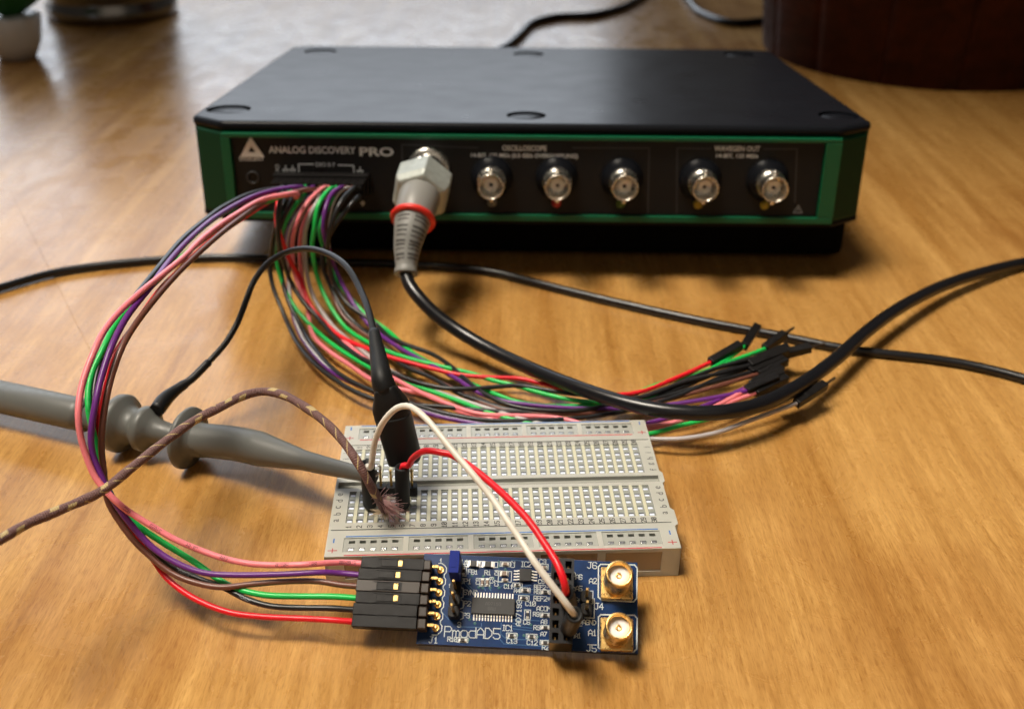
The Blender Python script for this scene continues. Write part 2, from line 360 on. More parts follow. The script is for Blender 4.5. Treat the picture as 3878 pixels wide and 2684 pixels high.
def dtext(s, dx, dy, h, dw, mat=PRINT, off=0.0, nm='lettering', rot=0.0):
    h *= .95; x, z = dpick(dx, dy, PY); a, _ = dpick(dx - dw / 2, dy, PY); c, _ = dpick(dx + dw / 2, dy, PY)
    me = text_mesh(s, h, (c - a) if not rot else None, off); me.transform(Matrix.Translation((x, 0, z)) @ FM @ Matrix.Rotation(rot, 4, 'Z')); return link(nm, me, mat, dev)
dtext('ANALOG DISCOVERY', 703, 338, .27, 196, off=.022)
dtext('PRO', 848, 342, .34, 77, off=.03)
dtext('DIGILENT', 567, 358, .145, 55, PRINT, .01)
dtext('OSCILLOSCOPE', 1181, 334, .20, 100, off=.022)
dtext('14-BIT, 125 MS/s (0.5 GS/s OVERSAMPLING)', 1181, 352, .20, 240, off=.022)
dtext('WAVEGEN OUT', 1660, 335, .20, 103, off=.022)
dtext('14-BIT, 125 MS/s', 1660, 352, .18, 94, off=.02)
dtext('DIO 0-7', 733, 371, .15, 43, PRINT)
dtext('VIO', 625, 381, .15, 0, PRINT, rot=math.pi / 2)
pr = B()
def dl(pts, w=.035, mi=0, bb=None):
    q = [Vector((*dpick(x, y, PY),)) for x, y in pts]
    (bb or pr).quadstrip([Vector((p.x, PY, p.y)) for p in q], w, nrm=Vector((0, -1, 0)), mi=mi)
def gnd(x, y, s=1.0):
    g_ = B(); dl([(x, y - 9 * s), (x, y - 1)], bb=g_); dl([(x - 6 * s, y - 1), (x + 6 * s, y - 1), (x, y + 8 * s), (x - 6 * s, y - 1)], bb=g_); g_.obj('ground_symbol', PRINT, dev)
gnd(643, 383); gnd(659, 383); gnd(811, 386); gnd(817, 458, .6)
for pts in ([(674, 392), (672, 370), (706, 370)], [(762, 372), (796, 373), (798, 396)]): g_ = B(); dl(pts, bb=g_); g_.obj('bracket_line', PRINT, dev)
tr = B()
x, z = dpick(566, 331, PY)
def tri(cx, cz, R, w, b):
    P = [Vector((cx + R * math.sin(a), PY, cz + R * math.cos(a))) for a in (0, 2 * math.pi / 3, 4 * math.pi / 3)]
    b.quadstrip(P + [P[0]], w, nrm=Vector((0, -1, 0)))
z -= .02; OT = [(x - .43, z - .34), (x + .43, z - .34), (x, z + .40)]; IT = [(x - .13, z - .17), (x + .13, z - .17), (x, z + .05)]
for i in range(3):
    j = (i + 1) % 3; tr.prism([OT[i], OT[j], IT[j], IT[i]], -PY, -PY + .004, M4=Matrix(((1, 0, 0, 0), (0, 0, -1, 0), (0, 1, 0, 0), (0, 0, 0, 1))))
tr.obj('triangle_logo', PRINT, dev)
tr = B(); x, z = dpick(1797, 474, PY); tri(x, z, .18, .035, tr); tr.quadstrip([(x, PY, z - .03), (x, PY, z + .07)], .03, nrm=Vector((0, -1, 0))); tr.obj('warning_mark', PRINTD, dev)
gl = B()
for pts in ([(1075, 333), (905, 326), (908, 480)], [(1290, 333), (1462, 334), (1459, 480)], [(1600, 335), (1525, 334), (1524, 480)], [(1720, 336), (1795, 336), (1790, 455)]): gl = B(); dl(pts, .05, bb=gl); gl.obj('panel_outline', PLINE, dev)
# power button
x, z = dpick(570, 400, PY); b = B()
b.lathe([(.24, .0), (.24, .03), (.19, .05), (.17, .02), (.17, 0)], 28, Matrix.Translation((x, PY, z)) @ Matrix.Rotation(math.pi / 2, 4, 'X')); b.obj('power_button', PLINE, dev)
# sockets
bx = [dpick(*q, -1.45) for q in ((1105, 420), (1256, 424), (1408, 428), (1590, 428), (1747, 428))]
bz = sum(q[1] for q in bx) / 5
RX = Matrix.Rotation(math.pi / 2, 4, 'X')        # local z -> -y
ledc = [(.16, .17, .17), (.35, .02, .03), (.05, .12, .02), (.32, .24, .02), (.32, .26, .02)]
ch1 = dpick(965, 378, 0)
for k, (x, z) in enumerate([(q[0], bz) for q in bx]):
    T = Matrix.Translation((x, -.04, bz)) @ RX @ Matrix.Scale(.95, 4)
    s = B(); s.lathe([(0, .0), (.80, .0), (.80, .06), (.66, .10), (.60, .28), (0, .28)], 40, T); so = s.obj('socket_collar', BLACKA, dev)
    s = B(); s.lathe([(.50, .1), (.50, .62), (.54, .64), (.54, .72), (.47, .75), (.47, 1.36), (.485, 1.42), (.455, 1.44), (.425, 1.40), (.41, .55), (.2, .5), (0, .5)], 40, T)
    for sg in (0, math.pi): s.lathe([(0, .46), (.075, .46), (.075, .60), (0, .61)], 12, Matrix.Translation((x, -.04 - 1.08, bz)) @ Matrix.Rotation(sg, 4, 'Y'))
    jack = s.obj('bnc_socket', NICKEL, dev)
    s = B(); s.lathe([(.0, .5), (.28, .5), (.27, 1.10), (.25, 1.13), (.07, 1.13), (.06, 1.10), (.055, .7), (0, .7)], 28, T); s.obj('insulator', DIEL, jack)
    s = B(); s.lathe([(0, .9), (.41, .9), (.41, .86), (0, .86)], 28, T); s.obj('inner_washer', NICKEL, jack)
    s = B(); s.lathe([(0, 1.12), (.06, 1.12), (.06, 1.0), (0, 1.0)], 16, T); s.obj('pin_hole', PANEL, jack)
    s = B(); s.lathe([(0, 0), (.17, 0), (.17, .05), (.10, .09), (0, .1)], 20, Matrix.Translation((x, PY, bz - .92)) @ RX); s.obj('indicator_light', M('indicator', ledc[k], .35), dev)
T = Matrix.Translation((ch1[0], -.04, ch1[1])) @ RX @ Matrix.Scale(.95, 4)
s = B(); s.lathe([(0, 0), (.80, 0), (.80, .06), (.6, .12), (.52, .14), (.52, .8), (0, .8)], 36, T); s.obj('bnc_socket', NICKEL, dev)
s = B(); s.lathe([(0, 0), (.17, 0), (.17, .05), (.10, .09), (0, .1)], 20, Matrix.Translation((ch1[0], PY, bz - .92)) @ RX); s.obj('indicator_light', M('indicator', (.3, .22, .02), .35), dev)
# pin header shroud behind the plug
hx0, hz1 = dpick(610, 458, -1.25); hx1, hz0 = dpick(819, 404, -1.25)
b = B(); b.box(((hx0 + hx1) / 2, -.25, (hz0 + hz1) / 2), (hx1 - hx0 + .1, .45, .75), bev=.03); b.obj('header_shroud', BLACKP, dev)
b = B(); x, z = dpick(720, 392, 0); b.box((x, -.03, z + .1), (.42, .06, .3), bev=.02); b.obj('shroud_key', BLACKP, dev)

# plug of the wire harness (world space, in the instrument's frame)
hp = thing('harness_plug', 'long black plug holding the coloured wires in the instrument front', 'plug', DLOC, DROT)
PYL = -1.25
for r_, zz in ((0, .30), (1, 0.0)):
    for i in range(12):
        xx = hx0 + .16 + (hx1 - hx0 - .32) * i / 11
        b = B(); b.box((xx, (PYL - .42) / 2 + .02, (hz0 + hz1) / 2 + (.14 if r_ == 0 else -.14)), (.262, abs(PYL + .42), .27), bev=.015); b.obj('crimp_housing', BLACKP, hp)
rows = [(hz0 + hz1) / 2 + .15, (hz0 + hz1) / 2 - .13]
def hstart(col, row):
    xx = hx0 + .16 + (hx1 - hx0 - .32) * col / 11
    return [DM @ Vector((xx, PYL + .2, rows[row])), DM @ Vector((xx, PYL - .25, rows[row]))]

# ---------------------------------------------------------------- circuit board frame
BO = Vector((-2.016, 16.314, .223)); BR = Euler((.575, .002, -.047))
BM = Matrix.Translation(BO) @ BR.to_matrix().to_4x4(); BI = BM.inverted()
def z3(zx, zy, w=0.0):
    d = BI.to_3x3() @ (fwd + R2 * ((1300 + zx * .4987 - PW / 2) / FPX) - U2 * ((2050 + zy * .4987 - PH / 2) / FPX)); o = BI @ CAM
    p = o + d * ((w - o.z) / d.z); return p.x, p.y
BWd, BHt = 4.78, 2.0
pins_v = [.357 + .2564 * (5 - i) for i in range(6)]

# ---------------------------------------------------------------- wires
def housing(parent, p, d, up, L=1.42, w=.25, win=True):
    """crimp connector housing starting at p along d"""
    Mx = axisM(p, d, up); b = B(); b.box((0, 0, L / 2), (w, w, L), bev=.014, M4=Mx)
    h = b.obj('connector_housing', BLACKP, parent)
    if win:
        b = B(); b.box((0, w / 2 + .004, L * .40), (w * .62, .02, L * .20), bev=.004, M4=Mx); b.obj('latch', BLACKP, h)
        b = B(); b.box((0, w / 2 - .004, L * .56), (w * .5, .03, L * .10), bev=.004, M4=Mx); b.obj('contact', GOLD, h)
    return h
ZL = [(400, 4.2), (440, 4.5), (480, 4.9), (535, 5.3), (660, 5.6), (780, 5.2), (930, 4.3), (1050, 3.2), (1120, 2.6), (1180, 2.0), (1240, 1.5), (1300, 1.1), (1420, .75)]
ZR = [(400, 4.1), (450, 4.0), (500, 3.4), (560, 2.4), (620, 1.5), (680, .85), (740, .38), (2000, .2)]
def zi(t, y):
    for (a, za), (b_, zb_) in zip(t, t[1:]):
        if y <= b_: return za + (zb_ - za) * max(0, (y - a)) / (b_ - a)
    return t[-1][1]
def wire_print(path, r, s0, txt, h, mat, parent, flip=1, nm='wire_print'):
    """lettering printed on the jacket, letters running along the path"""
    S = [0]
    for a, c in zip(path, path[1:]): S.append(S[-1] + (c - a).length)
    T, _ = frames(path); b = B()
    def pos(s, t):
        i = max(0, min(len(path) - 2, next((k for k in range(len(S) - 1) if S[k + 1] >= s), len(S) - 2)))
        f = (s - S[i]) / max(1e-6, S[i + 1] - S[i]); p = path[i].lerp(path[i + 1], f); d = T[i].lerp(T[i + 1], f).normalized()
        v = (CAM - p).normalized(); v = (v - d * v.dot(d)).normalized(); side = v.cross(d) * flip
        a = t / r; return p + (v * math.cos(a) + side * math.sin(a)) * (r + .0015), v
    u = h / 6
    for i, ch in enumerate(txt):
        for st in G.get(ch, []):
            P = [(s0 + (int(q[0]) + i * 5.6) * u, (int(q[1]) - 3) * u) for q in st.split(',')]
            for (a, c), (e, f) in zip(P, P[1:]):
                p, v = pos(a, c); q, _ = pos(e, f)
                if (p - q).length > 1e-5: b.quadstrip([p, q], .009, nrm=v, th=.002)
    return b.obj(nm, mat, parent)
loop = {
 'pink': (3, 1, [(660, 436), (600, 447), (530, 484), (458, 535), (409, 583), (361, 622), (313, 661), (264, 707), (228, 755), (211, 794), (195, 833), (181, 883), (176, 935), (181, 982), (195, 1029), (215, 1076), (231, 1096), (249, 1117), (275, 1141), (310, 1165), (341, 1183), (386, 1210), (445, 1236), (505, 1257), (564, 1269), (638, 1272), (712, 1269), (770, 1265)]),
 'purple': (5, 0, [(666, 422), (628, 427), (579, 440), (494, 484), (434, 532), (385, 584), (337, 648), (288, 710), (264, 752), (245, 797), (228, 851), (216, 903), (205, 971), (208, 1021), (223, 1060), (252, 1120), (297, 1183), (344, 1233), (401, 1269), (460, 1290), (519, 1294), (623, 1293), (727, 1288), (775, 1287)]),
 'brown': (6, 0, [(690, 428), (666, 433), (628, 441), (591, 457), (540, 492), (480, 540), (400, 615), (335, 690), (295, 745), (273, 786), (254, 838), (241, 890), (231, 956), (228, 1008), (234, 1060), (241, 1124), (267, 1171), (303, 1219), (341, 1254), (386, 1290), (445, 1313), (499, 1322), (564, 1315), (653, 1308), (727, 1309), (765, 1312)]),
 'green': (4, 0, [(660, 432), (560, 472), (450, 545), (330, 655), (262, 728), (231, 789), (206, 843), (198, 890), (202, 940), (210, 975), (218, 1010), (226, 1050), (250, 1115), (276, 1156), (327, 1195), (386, 1233), (445, 1269), (493, 1305), (534, 1325), (593, 1339), (682, 1342), (760, 1342)]),
 'black': (2, 0, [(640, 424), (579, 433), (506, 465), (458, 499), (409, 541), (361, 598), (288, 690), (264, 726), (236, 785), (215, 859), (211, 903), (208, 960), (214, 1020), (232, 1080), (258, 1130), (291, 1171), (371, 1263), (445, 1302), (505, 1322), (549, 1346), (608, 1364), (682, 1368), (760, 1368)]),
 'red': (0, 1, [(610, 450), (560, 482), (516, 511), (458, 557), (409, 605), (361, 653), (325, 702), (300, 738), (270, 780), (252, 812), (236, 864), (226, 916), (222, 966), (222, 1030), (242, 1105), (290, 1190), (344, 1257), (371, 1296), (416, 1334), (460, 1358), (519, 1379), (593, 1388), (683, 1392), (760, 1394)])}
order = ['pink', 'purple', 'brown', 'green', 'black', 'red']
dz = {'pink': .18, 'purple': .12, 'brown': 0, 'green': -.08, 'black': -.12, 'red': -.2}
lab = {'pink': 'pink printed wire looping left to the uppermost connector on the blue board', 'purple': 'purple wire looping left to the second connector from the top on the board', 'brown': 'brown wire looping left to the third connector from the top on the board',
       'green': 'plain green wire looping left to the fourth connector from the top on the board', 'black': 'black printed wire looping left to the fifth connector from the top on the board', 'red': 'red wire looping left to the lowest connector on the blue board'}
lend = {'pink': z3(278 * .5025 + 0, 0)[0]}
left_u = [-1.33, -1.36, -1.38, -1.36, -1.39, -1.38]
WR = .068
WR_L = []
for i, cn in enumerate(order):
    col, row, pts = loop[cn]
    t = thing('jumper_lead', lab[cn], 'wire', (0, 0, 0), group='wires looping left from instrument to blue board')
    v = pins_v[i]; e = BM @ Vector((left_u[i], v, .255)); e2 = BM @ Vector((left_u[i] + .12, v, .255)); e1 = BM @ Vector((left_u[i] - .5, v + .01, .25))
    P = hstart(col, row) + [at(x, y, zi(ZL, y) + dz[cn]) for x, y in pts[:-1]]
    P += [e1.lerp(at(*pts[-1], zi(ZL, pts[-1][1])), .3), e, e2]
    path = spline(P, .12)
    t.location = path[0]; par = t
    w = tube('insulation', path, lambda q: .090 - .022 * min(1, q * 1.15), WM[cn], t); w.matrix_parent_inverse = Matrix.Identity(4)
    w.location = -path[0]
    hs = B(); Lh = 1.40
    Mx = BM @ Matrix(((0, 0, 1, left_u[i]), (1, 0, 0, v), (0, 1, 0, .26), (0, 0, 0, 1)))   # z->u, x->v, y->w
    hs.box((0, 0, Lh / 2), (.252, .25, Lh), bev=.014, M4=Matrix.Translation(-path[0]) @ Mx); h = hs.obj('connector_housing', BLACKP if i != 2 else HEADB, t)
    O = Matrix.Translation(-path[0]) @ Mx
    if i < 4:
        b = B(); b.box((0, .125, .50 + .13), (.15, .03, .36), bev=.006, M4=O); b.box((-.09, .128, .62), (.012, .022, .5), M4=O); b.box((.09, .128, .62), (.012, .022, .5), M4=O); b.obj('latch', BLACKP, h)
        b = B(); b.box((0, .113, .90), (.19, .03, .21), bev=.003, M4=O, mi=0); b.obj('window_recess', PANEL, h)
        b = B(); b.box((.0, .124, .875), (.14, .03, .11), bev=.012, M4=O); b.obj('contact', GOLD, h)
    else:
        b = B(); b.box((.118, .122, .75), (.02, .012, .50), M4=O); b.obj('side_slot', PANEL, h)
    if cn in ('pink', 'black'):
        rp = path[::-1]
        segs = [(.25, 'E105485'), (1.15, 'RSI'), (1.75, 'HSING'), (3.1, 'CSA'), (3.8, 'TR-64'), (4.7, '24AWG'), (5.5, '80C'), (6.1, 'FT-1'), (8.6, 'REACH'), (9.6, 'ROHS'), (14.0, 'E105485')] if cn == 'pink' else [(2.4, 'REACH'), (4.0, 'E30557')]
        bb = None
        for s0, tx in segs:
            o = wire_print(rp, WR, s0, tx, .062, INK if cn == 'pink' else INKW, t, flip=-1); o.location = -path[0]

RW = {  # name: colour, col,row, points, end(x,y,z)->(x,y) housing, zoff, label
 1: ('red', 0, 1, [(626, 457), (621, 487), (625, 515), (640, 552), (654, 590), (677, 627), (690, 668), (721, 717), (766, 757), (835, 788), (875, 803), (960, 826), (1031, 843), (1116, 850), (1173, 852), (1215, 862), (1269, 875), (1350, 888), (1430, 885), (1520, 852)], (1599, 816), (1667, 777), .35, 'red wire running right under the thick probe cable'),
 2: ('green', 4, 1, [(670, 458), (647, 491), (634, 525), (625, 556), (625, 599), (636, 636), (646, 662), (668, 697), (704, 737), (755, 780), (811, 815), (838, 831), (889, 852), (960, 877), (1031, 902), (1102, 930), (1159, 946), (1250, 966), (1350, 984), (1461, 977), (1531, 958), (1597, 943), (1680, 915)], (1753, 897), (1818, 868), .15, 'nearest green wire passing behind the breadboard back edge'),
 3: ('green', 8, 0, [(745, 425), (729, 441), (714, 469), (707, 524), (703, 543), (707, 590), (717, 632), (744, 690), (780, 739), (833, 773), (869, 790), (932, 810), (1003, 827), (1059, 840), (1116, 858), (1159, 868), (1230, 888), (1300, 902), (1366, 906), (1442, 900), (1520, 868), (1610, 826)], (1675, 780), (1705, 735), .28, 'green wire crossing below the red wire to a raised connector'),
 4: ('green', 8, 1, [(748, 448), (728, 490), (720, 511), (721, 534), (731, 562), (742, 595), (766, 642), (800, 684), (835, 718), (873, 744), (920, 788), (960, 813), (1010, 838), (1080, 872), (1180, 908), (1300, 914), (1400, 898), (1480, 866), (1560, 845), (1650, 812)], (1722, 785), (1766, 753), .12, 'rearmost green wire of the bundle with a back connector'),
 5: ('pink', 7, 0, [(730, 422), (708, 439), (684, 469), (664, 515), (658, 552), (660, 590), (664, 620), (680, 660), (706, 699), (744, 738), (800, 790), (860, 835), (940, 880), (1010, 910), (1080, 932), (1173, 936), (1258, 941), (1350, 962), (1460, 960), (1540, 945), (1615, 913)], (1690, 872), (1760, 838), .22, 'pink wire ending in the connector beside the thick cable'),
 6: ('pink', 7, 1, [(721, 450), (694, 478), (680, 515), (675, 552), (677, 599), (683, 640), (694, 700), (704, 753), (744, 793), (788, 822), (842, 858), (890, 873), (974, 893), (1031, 925), (1102, 942), (1200, 960), (1330, 975), (1462, 968), (1530, 952), (1590, 932), (1640, 908)], (1700, 885), (1770, 850), .05, 'lower pink wire hidden partly beneath the bundle'),
 7: ('purple', 9, 0, [(768, 422), (746, 437), (731, 478), (727, 515), (740, 562), (755, 605), (772, 642), (800, 690), (830, 730), (858, 755), (918, 794), (980, 826), (1031, 854), (1070, 880), (1130, 902), (1221, 914), (1320, 920), (1420, 920), (1500, 912), (1600, 897)], (1680, 880), (1750, 850), .25, 'purple wire bending down nearest the grey plug'),
 8: ('purple', 5, 1, [(697, 445), (666, 487), (651, 519), (647, 543), (648, 600), (652, 660), (659, 704), (672, 744), (699, 788), (745, 835), (800, 865), (860, 890), (930, 920), (1000, 940), (1080, 955), (1200, 972), (1350, 975), (1462, 952), (1540, 930), (1620, 900)], (1690, 868), (1760, 830), .10, 'purple wire at the left side of the bundle'),
 9: ('brown', 10, 0, [(778, 423), (759, 437), (744, 469), (736, 506), (738, 534), (742, 590), (748, 650), (765, 700), (800, 738), (838, 765), (890, 800), (950, 840), (1010, 870), (1080, 905), (1160, 928), (1260, 932), (1380, 925), (1480, 905), (1570, 882), (1640, 862)], (1705, 842), (1770, 812), .12, 'brown wire beside the purple one at the bundle right'),
 10: ('grey', 6, 1, [(715, 455), (698, 485), (688, 515), (686, 552), (688, 590), (695, 636), (710, 677), (750, 735), (810, 785), (870, 830), (950, 868), (1031, 898), (1116, 925), (1181, 945), (1280, 968), (1380, 985), (1462, 988), (1531, 988), (1610, 975), (1688, 947)], (1792, 908), (1857, 866), .15, 'pale grey wire lying nearest the breadboard right corner'),
 11: ('black', 1, 1, [(640, 458), (622, 500), (612, 560), (608, 610), (616, 650), (632, 690), (648, 728), (672, 775), (710, 820), (755, 855), (800, 882), (849, 900), (932, 911), (1003, 916), (1100, 925), (1200, 928), (1300, 925), (1400, 915), (1500, 892), (1600, 862)], (1690, 838), (1762, 806), .18, 'outermost left black wire of the bundle'),
 12: ('black', 2, 1, [(655, 458), (632, 505), (628, 560), (634, 620), (650, 680), (681, 739), (708, 782), (739, 820), (770, 846), (830, 876), (900, 900), (1000, 930), (1100, 946), (1220, 946), (1330, 938), (1430, 920), (1530, 890), (1620, 850)], (1690, 826), (1760, 795), .22, 'second black wire from the left of the bundle'),
 13: ('black', 1, 0, [(637, 425), (628, 470), (626, 530), (636, 581), (654, 632), (677, 672), (721, 721), (766, 771), (811, 804), (838, 818), (884, 840), (946, 862), (1003, 874), (1059, 875), (1116, 871), (1173, 868), (1230, 878), (1286, 886), (1350, 893), (1440, 895), (1540, 860), (1620, 840)], (1688, 822), (1790, 782), .42, 'black wire with a light grey connector on top of the pile'),
 14: ('black', 11, 1, [(800, 450), (760, 500), (735, 545), (726, 598), (744, 643), (777, 704), (806, 733), (838, 757), (903, 820), (974, 851), (1031, 885), (1088, 905), (1144, 922), (1230, 928), (1315, 925), (1420, 908), (1520, 878), (1620, 838)], (1700, 812), (1774, 782), .16, 'middle black wire dipping under the red wire'),
 15: ('black', 11, 0, [(795, 424), (765, 460), (745, 510), (738, 570), (755, 643), (788, 690), (822, 712), (851, 733), (870, 755), (918, 777), (974, 797), (1017, 826), (1045, 851), (1088, 885), (1144, 911), (1201, 922), (1300, 924), (1400, 906), (1500, 874), (1610, 830), (1690, 808)], (1752, 800), (1818, 784), .32, 'rear black wire curving outside the others beyond the clip'),
}
STR = {2: .28, 4: .3, 6: .3, 8: .55, 13: .3, 12: .3, 9: .45}
for k, (cn, col, row, pts, e0, e1, zo, lb) in RW.items():
    t = thing('jumper_lead', lb, 'wire', group='loose wires running right behind the breadboard')
    P = hstart(col, row) + [at(x, y, max(.07, zi(ZR, y) + zo * (.5 if y > 600 else 1) + (.35 * max(0, (x - 1450) / 250) if x > 1450 else 0))) for x, y in pts]
    ze = zo * .5 + .62; a = at(*e0, ze); c = at(*e1, ze + .12)
    P.append(a); d = (c - a).normalized(); P.append(a + d * .1)
    path = spline(P, .14); t.location = path[0]
    w = tube('insulation', path, lambda q: .080 - .013 * min(1, q * 1.5), striped(cn, STR[k]) if k in STR else WM[cn], t, 14); w.location = -path[0]
    Lh = min(1.5, max(1.1, (c - a).length)); Mx = Matrix.Translation(-path[0]) @ axisM(a, d, Vector((random.uniform(-.4, .4), -.3, 1)))
    b = B(); b.box((0, 0, Lh / 2), (.26, .26, Lh), bev=.02, M4=Mx); h = b.obj('connector_housing', BLACKP, t)
    b = B(); b.box((0, .131, Lh * .42), (.15, .02, .3), bev=.005, M4=Mx); b.obj('latch', BLACKP, h)
    if k in (13, 15, 4, 10): b = B(); b.box((0, 0, Lh + .25), (.064, .064, .5), M4=Mx); b.obj('pin', HEADB, h)

# ---------------------------------------------------------------- cables
def cable(name, label, pts, r, mat=CABLE, cat='cable', step=.25, group=None):
    path = spline(pts, step); o = tube(name, [p - path[0] for p in path], r, mat); o.location = path[0]; tag(o, label, cat, group); return o
U = [(-60, 665), (0, 648), (60, 630), (130, 612), (250, 595), (360, 585), (480, 580), (600, 582), (720, 589), (850, 593), (980, 599), (1100, 611), (1200, 635), (1300, 660), (1450, 695), (1600, 727), (1750, 755), (1900, 785), (2000, 797), (2100, 808), (2200, 825), (2306, 852), (2400, 880)]
cable('usb_cable', 'thin black cable crossing the table in front of the instrument', [at(x, y, .16) for x, y in U], .15)
cable('power_cable', 'thin black cable snaking behind the instrument at top centre', [at(x, y, .25) for x, y in ((1100, 125), (1140, 106), (1170, 80), (1205, 50), (1260, 38), (1330, 35), (1400, 18), (1450, -10), (1500, -40))], .27)
cable('power_cable', 'short black cable curving into the dark wooden planter', [at(x, y, .25) for x, y in ((1520, -40), (1550, 0), (1580, 30), (1650, 52), (1720, 47), (1790, 42))], .27)
# coax with plug
px = thing('probe_plug_cable', 'thick black probe cable with grey ribbed plug and red ring on first socket', 'cable', (0, 0, 0))
n0 = DM @ Vector((ch1[0], -.75, ch1[1] - .02)); n1 = aty(944, 447, 33.2); n2 = aty(930, 494, 32.25); n3 = aty(917, 560, 31.35); n4 = aty(914, 618, 30.7)
ax = (n1 - n0)
Tn = axisM(n0, ax); Ln = ax.length
b = B(); b.lathe([(0, -.2), (.62, -.2), (.66, .0), (.78, .12), (.80, .25), (.72, .3), (0, .3)], 36, Tn); b.obj('bayonet_sleeve', M('collar_steel', (.6, .6, .58), .25, metal=1), px)
HEXM = M('galvanised_nut', (.42, .45, .42), .5, metal=.35, bump=.15, bscale=14, var=.12, vscale=4)
b = B(); b.lathe([(0, .25), (.74, .25), (.92, .38), (1.06, .52), (1.06, Ln - .30), (.94, Ln - .04), (.76, Ln + .02), (0, Ln + .02)], 6, Tn, a0=.32, smooth=False)
bmesh.ops.bevel(b.bm, geom=list(b.bm.edges), offset=.05, segments=2, profile=.5, affect='EDGES'); b.obj('hex_nut', HEXM, px)
bod = spline([n1 - ax.normalized() * .2, n1, n1.lerp(n2, .5) + Vector((0, -.02, .05)), n2], .12)
tube('plug_barrel', bod, lambda t: .75 - .11 * t, M('barrel_grey', (.27, .265, .25), .38), px, 32)
d2 = (n3 - n2).normalized()
b = B(); b.lathe([(.5, -.09), (.73, -.09), (.77, 0), (.73, .10), (.5, .10)], 36, axisM(n2, (n2 - n1).normalized() * .5 + d2 * .5)); b.obj('red_ring', REDR, px)
rel = spline([n2 - d2 * .05, n2.lerp(n3, .5) + Vector((0, -.05, .05)), n3, n3.lerp(n4, .5), n4], .06)
core = tube('strain_relief', rel, lambda t: .63 - .28 * min(1, t * 1.15) + (.03 if t > .93 else 0), GREYR, px, 32)
T, Ns = frames(rel)
for k in range(11):                       # slots of the boot
    t = .09 + k * .072; i = int(t * (len(rel) - 1)); p = rel[i]; r = .63 - .28 * min(1, t * 1.15)
    v = (CAM - p); v = (v - T[i] * v.dot(T[i])).normalized(); sd = v.cross(T[i])
    for sgn, a0, a1 in ((1, .15, 1.05), (-1, .30, .95)):
        rb = B()
        P = [p + (v * math.cos(sgn * a) + sd * math.sin(sgn * a)) * (r + .004) for a in [a0 + (a1 - a0) * q / 5 for q in range(6)]]
        for q0, q1 in zip(P, P[1:]): rb.quadstrip([q0, q1], .075, nrm=((q0 + q1) / 2 - p).normalized(), th=.004)
        rb.obj('relief_slot', GREYD, core)
cpts = [n4 - (n4 - n3).normalized() * .25, n4, aty(921, 640, 30.3), at(945, 672, 1.75), at(985, 712, 1.35), at(1040, 750, 1.0), at(1110, 790, .8), at(1200, 832, .8), at(1300, 872, 1.0), at(1400, 905, 1.1), at(1500, 925, 1.15), at(1600, 930, 1.15), at(1700, 914, 1.1), at(1800, 868, 1.0), at(1880, 810, .9), at(1950, 748, .85), at(2020, 697, .8), at(2120, 645, .6), at(2220, 612, .4), at(2306, 592, .25), at(2420, 575, .22)]
tube('coaxial_cable', spline(cpts, .2), .215, CABLE, px, 20)
px.location = (0, 0, 0)

# ---------------------------------------------------------------- oscilloscope probe
p0 = at(-120, 868, .85); p1 = at(0, 893, .82); pf = at(420, 985, .85); pt = at(842, 1073, 1.75)
prb = thing('oscilloscope_probe', 'grey oscilloscope probe with round finger guards hooked on the breadboard pins', 'probe')
axp = (pf - p1).normalized()
def onax(dx):                            # distance along the axis for a pixel column
    best = min(range(0, 900), key=lambda k: abs((lambda q: (PW / 2 + FPX * (q - CAM).dot(R2) / (q - CAM).dot(fwd)) * 2306 / PW)(p1 + axp * k * .02) - dx)); return best * .02
a1, a2, a3, a4, a5 = onax(196), onax(272), onax(330), onax(385), onax(418)
prof = [(0, -3), (.47, -3), (.47, a1 - .3), (.46, a1), (0, a1)]
TP = axisM(p1, axp)
b = B(); b.lathe(prof, 36, TP); b.obj('rear_grip', GREYP, prb)
b = B(); b.lathe([(0, a1), (.34, a1), (.36, a2 - .34), (.46, a2 - .26), (.74, a2 - .16), (.81, a2 - .08), (.82, a2 + .08), (.76, a2 + .17), (.58, a2 + .26), (.46, a3 - .34), (.50, a3 - .22), (.62, a3 - .12), (.64, a3 + .04), (.60, a3 + .12), (.44, a3 + .22), (.33, a3 + .42), (.28, a4), (.28, a5 + .1), (0, a5 + .1)], 40, TP); b.obj('finger_guard', GREYP, prb)
q = [p1 + axp * (a5 - .05)]
TT = axisM(q[0], axp)
b = B(); b.lathe([(0, 0), (.45, 0), (.80, .03), (.86, .10), (.84, .2), (.60, .27), (.46, .42), (.44, .7), (0, .7)], 40, TT); b.obj('hook_flange', GREYP, prb)
g0 = q[0] + axp * .3; g1 = at(540, 1000, 1.0); g2 = at(610, 1017, 1.15); g3 = at(680, 1035, 1.3); g4 = at(740, 1050, 1.45)
nose = spline([g0, g1, g2, g3, g4, pt], .1)
def nr(t): return .46 if t < .35 else (.46 - .20 * ((t - .35) / .25) if t < .6 else .26 - .09 * (t - .6) / .4)
tube('nose_sleeve', nose, nr, GREYP, prb, 28)
b = B(); e = at(836, 1072, 1.8)
hook = spline([pt, at(852, 1066, 1.85), at(858, 1052, 2.0), at(850, 1046, 2.05)], .04); tube('hook', hook, .028, NICKEL, prb, 8)

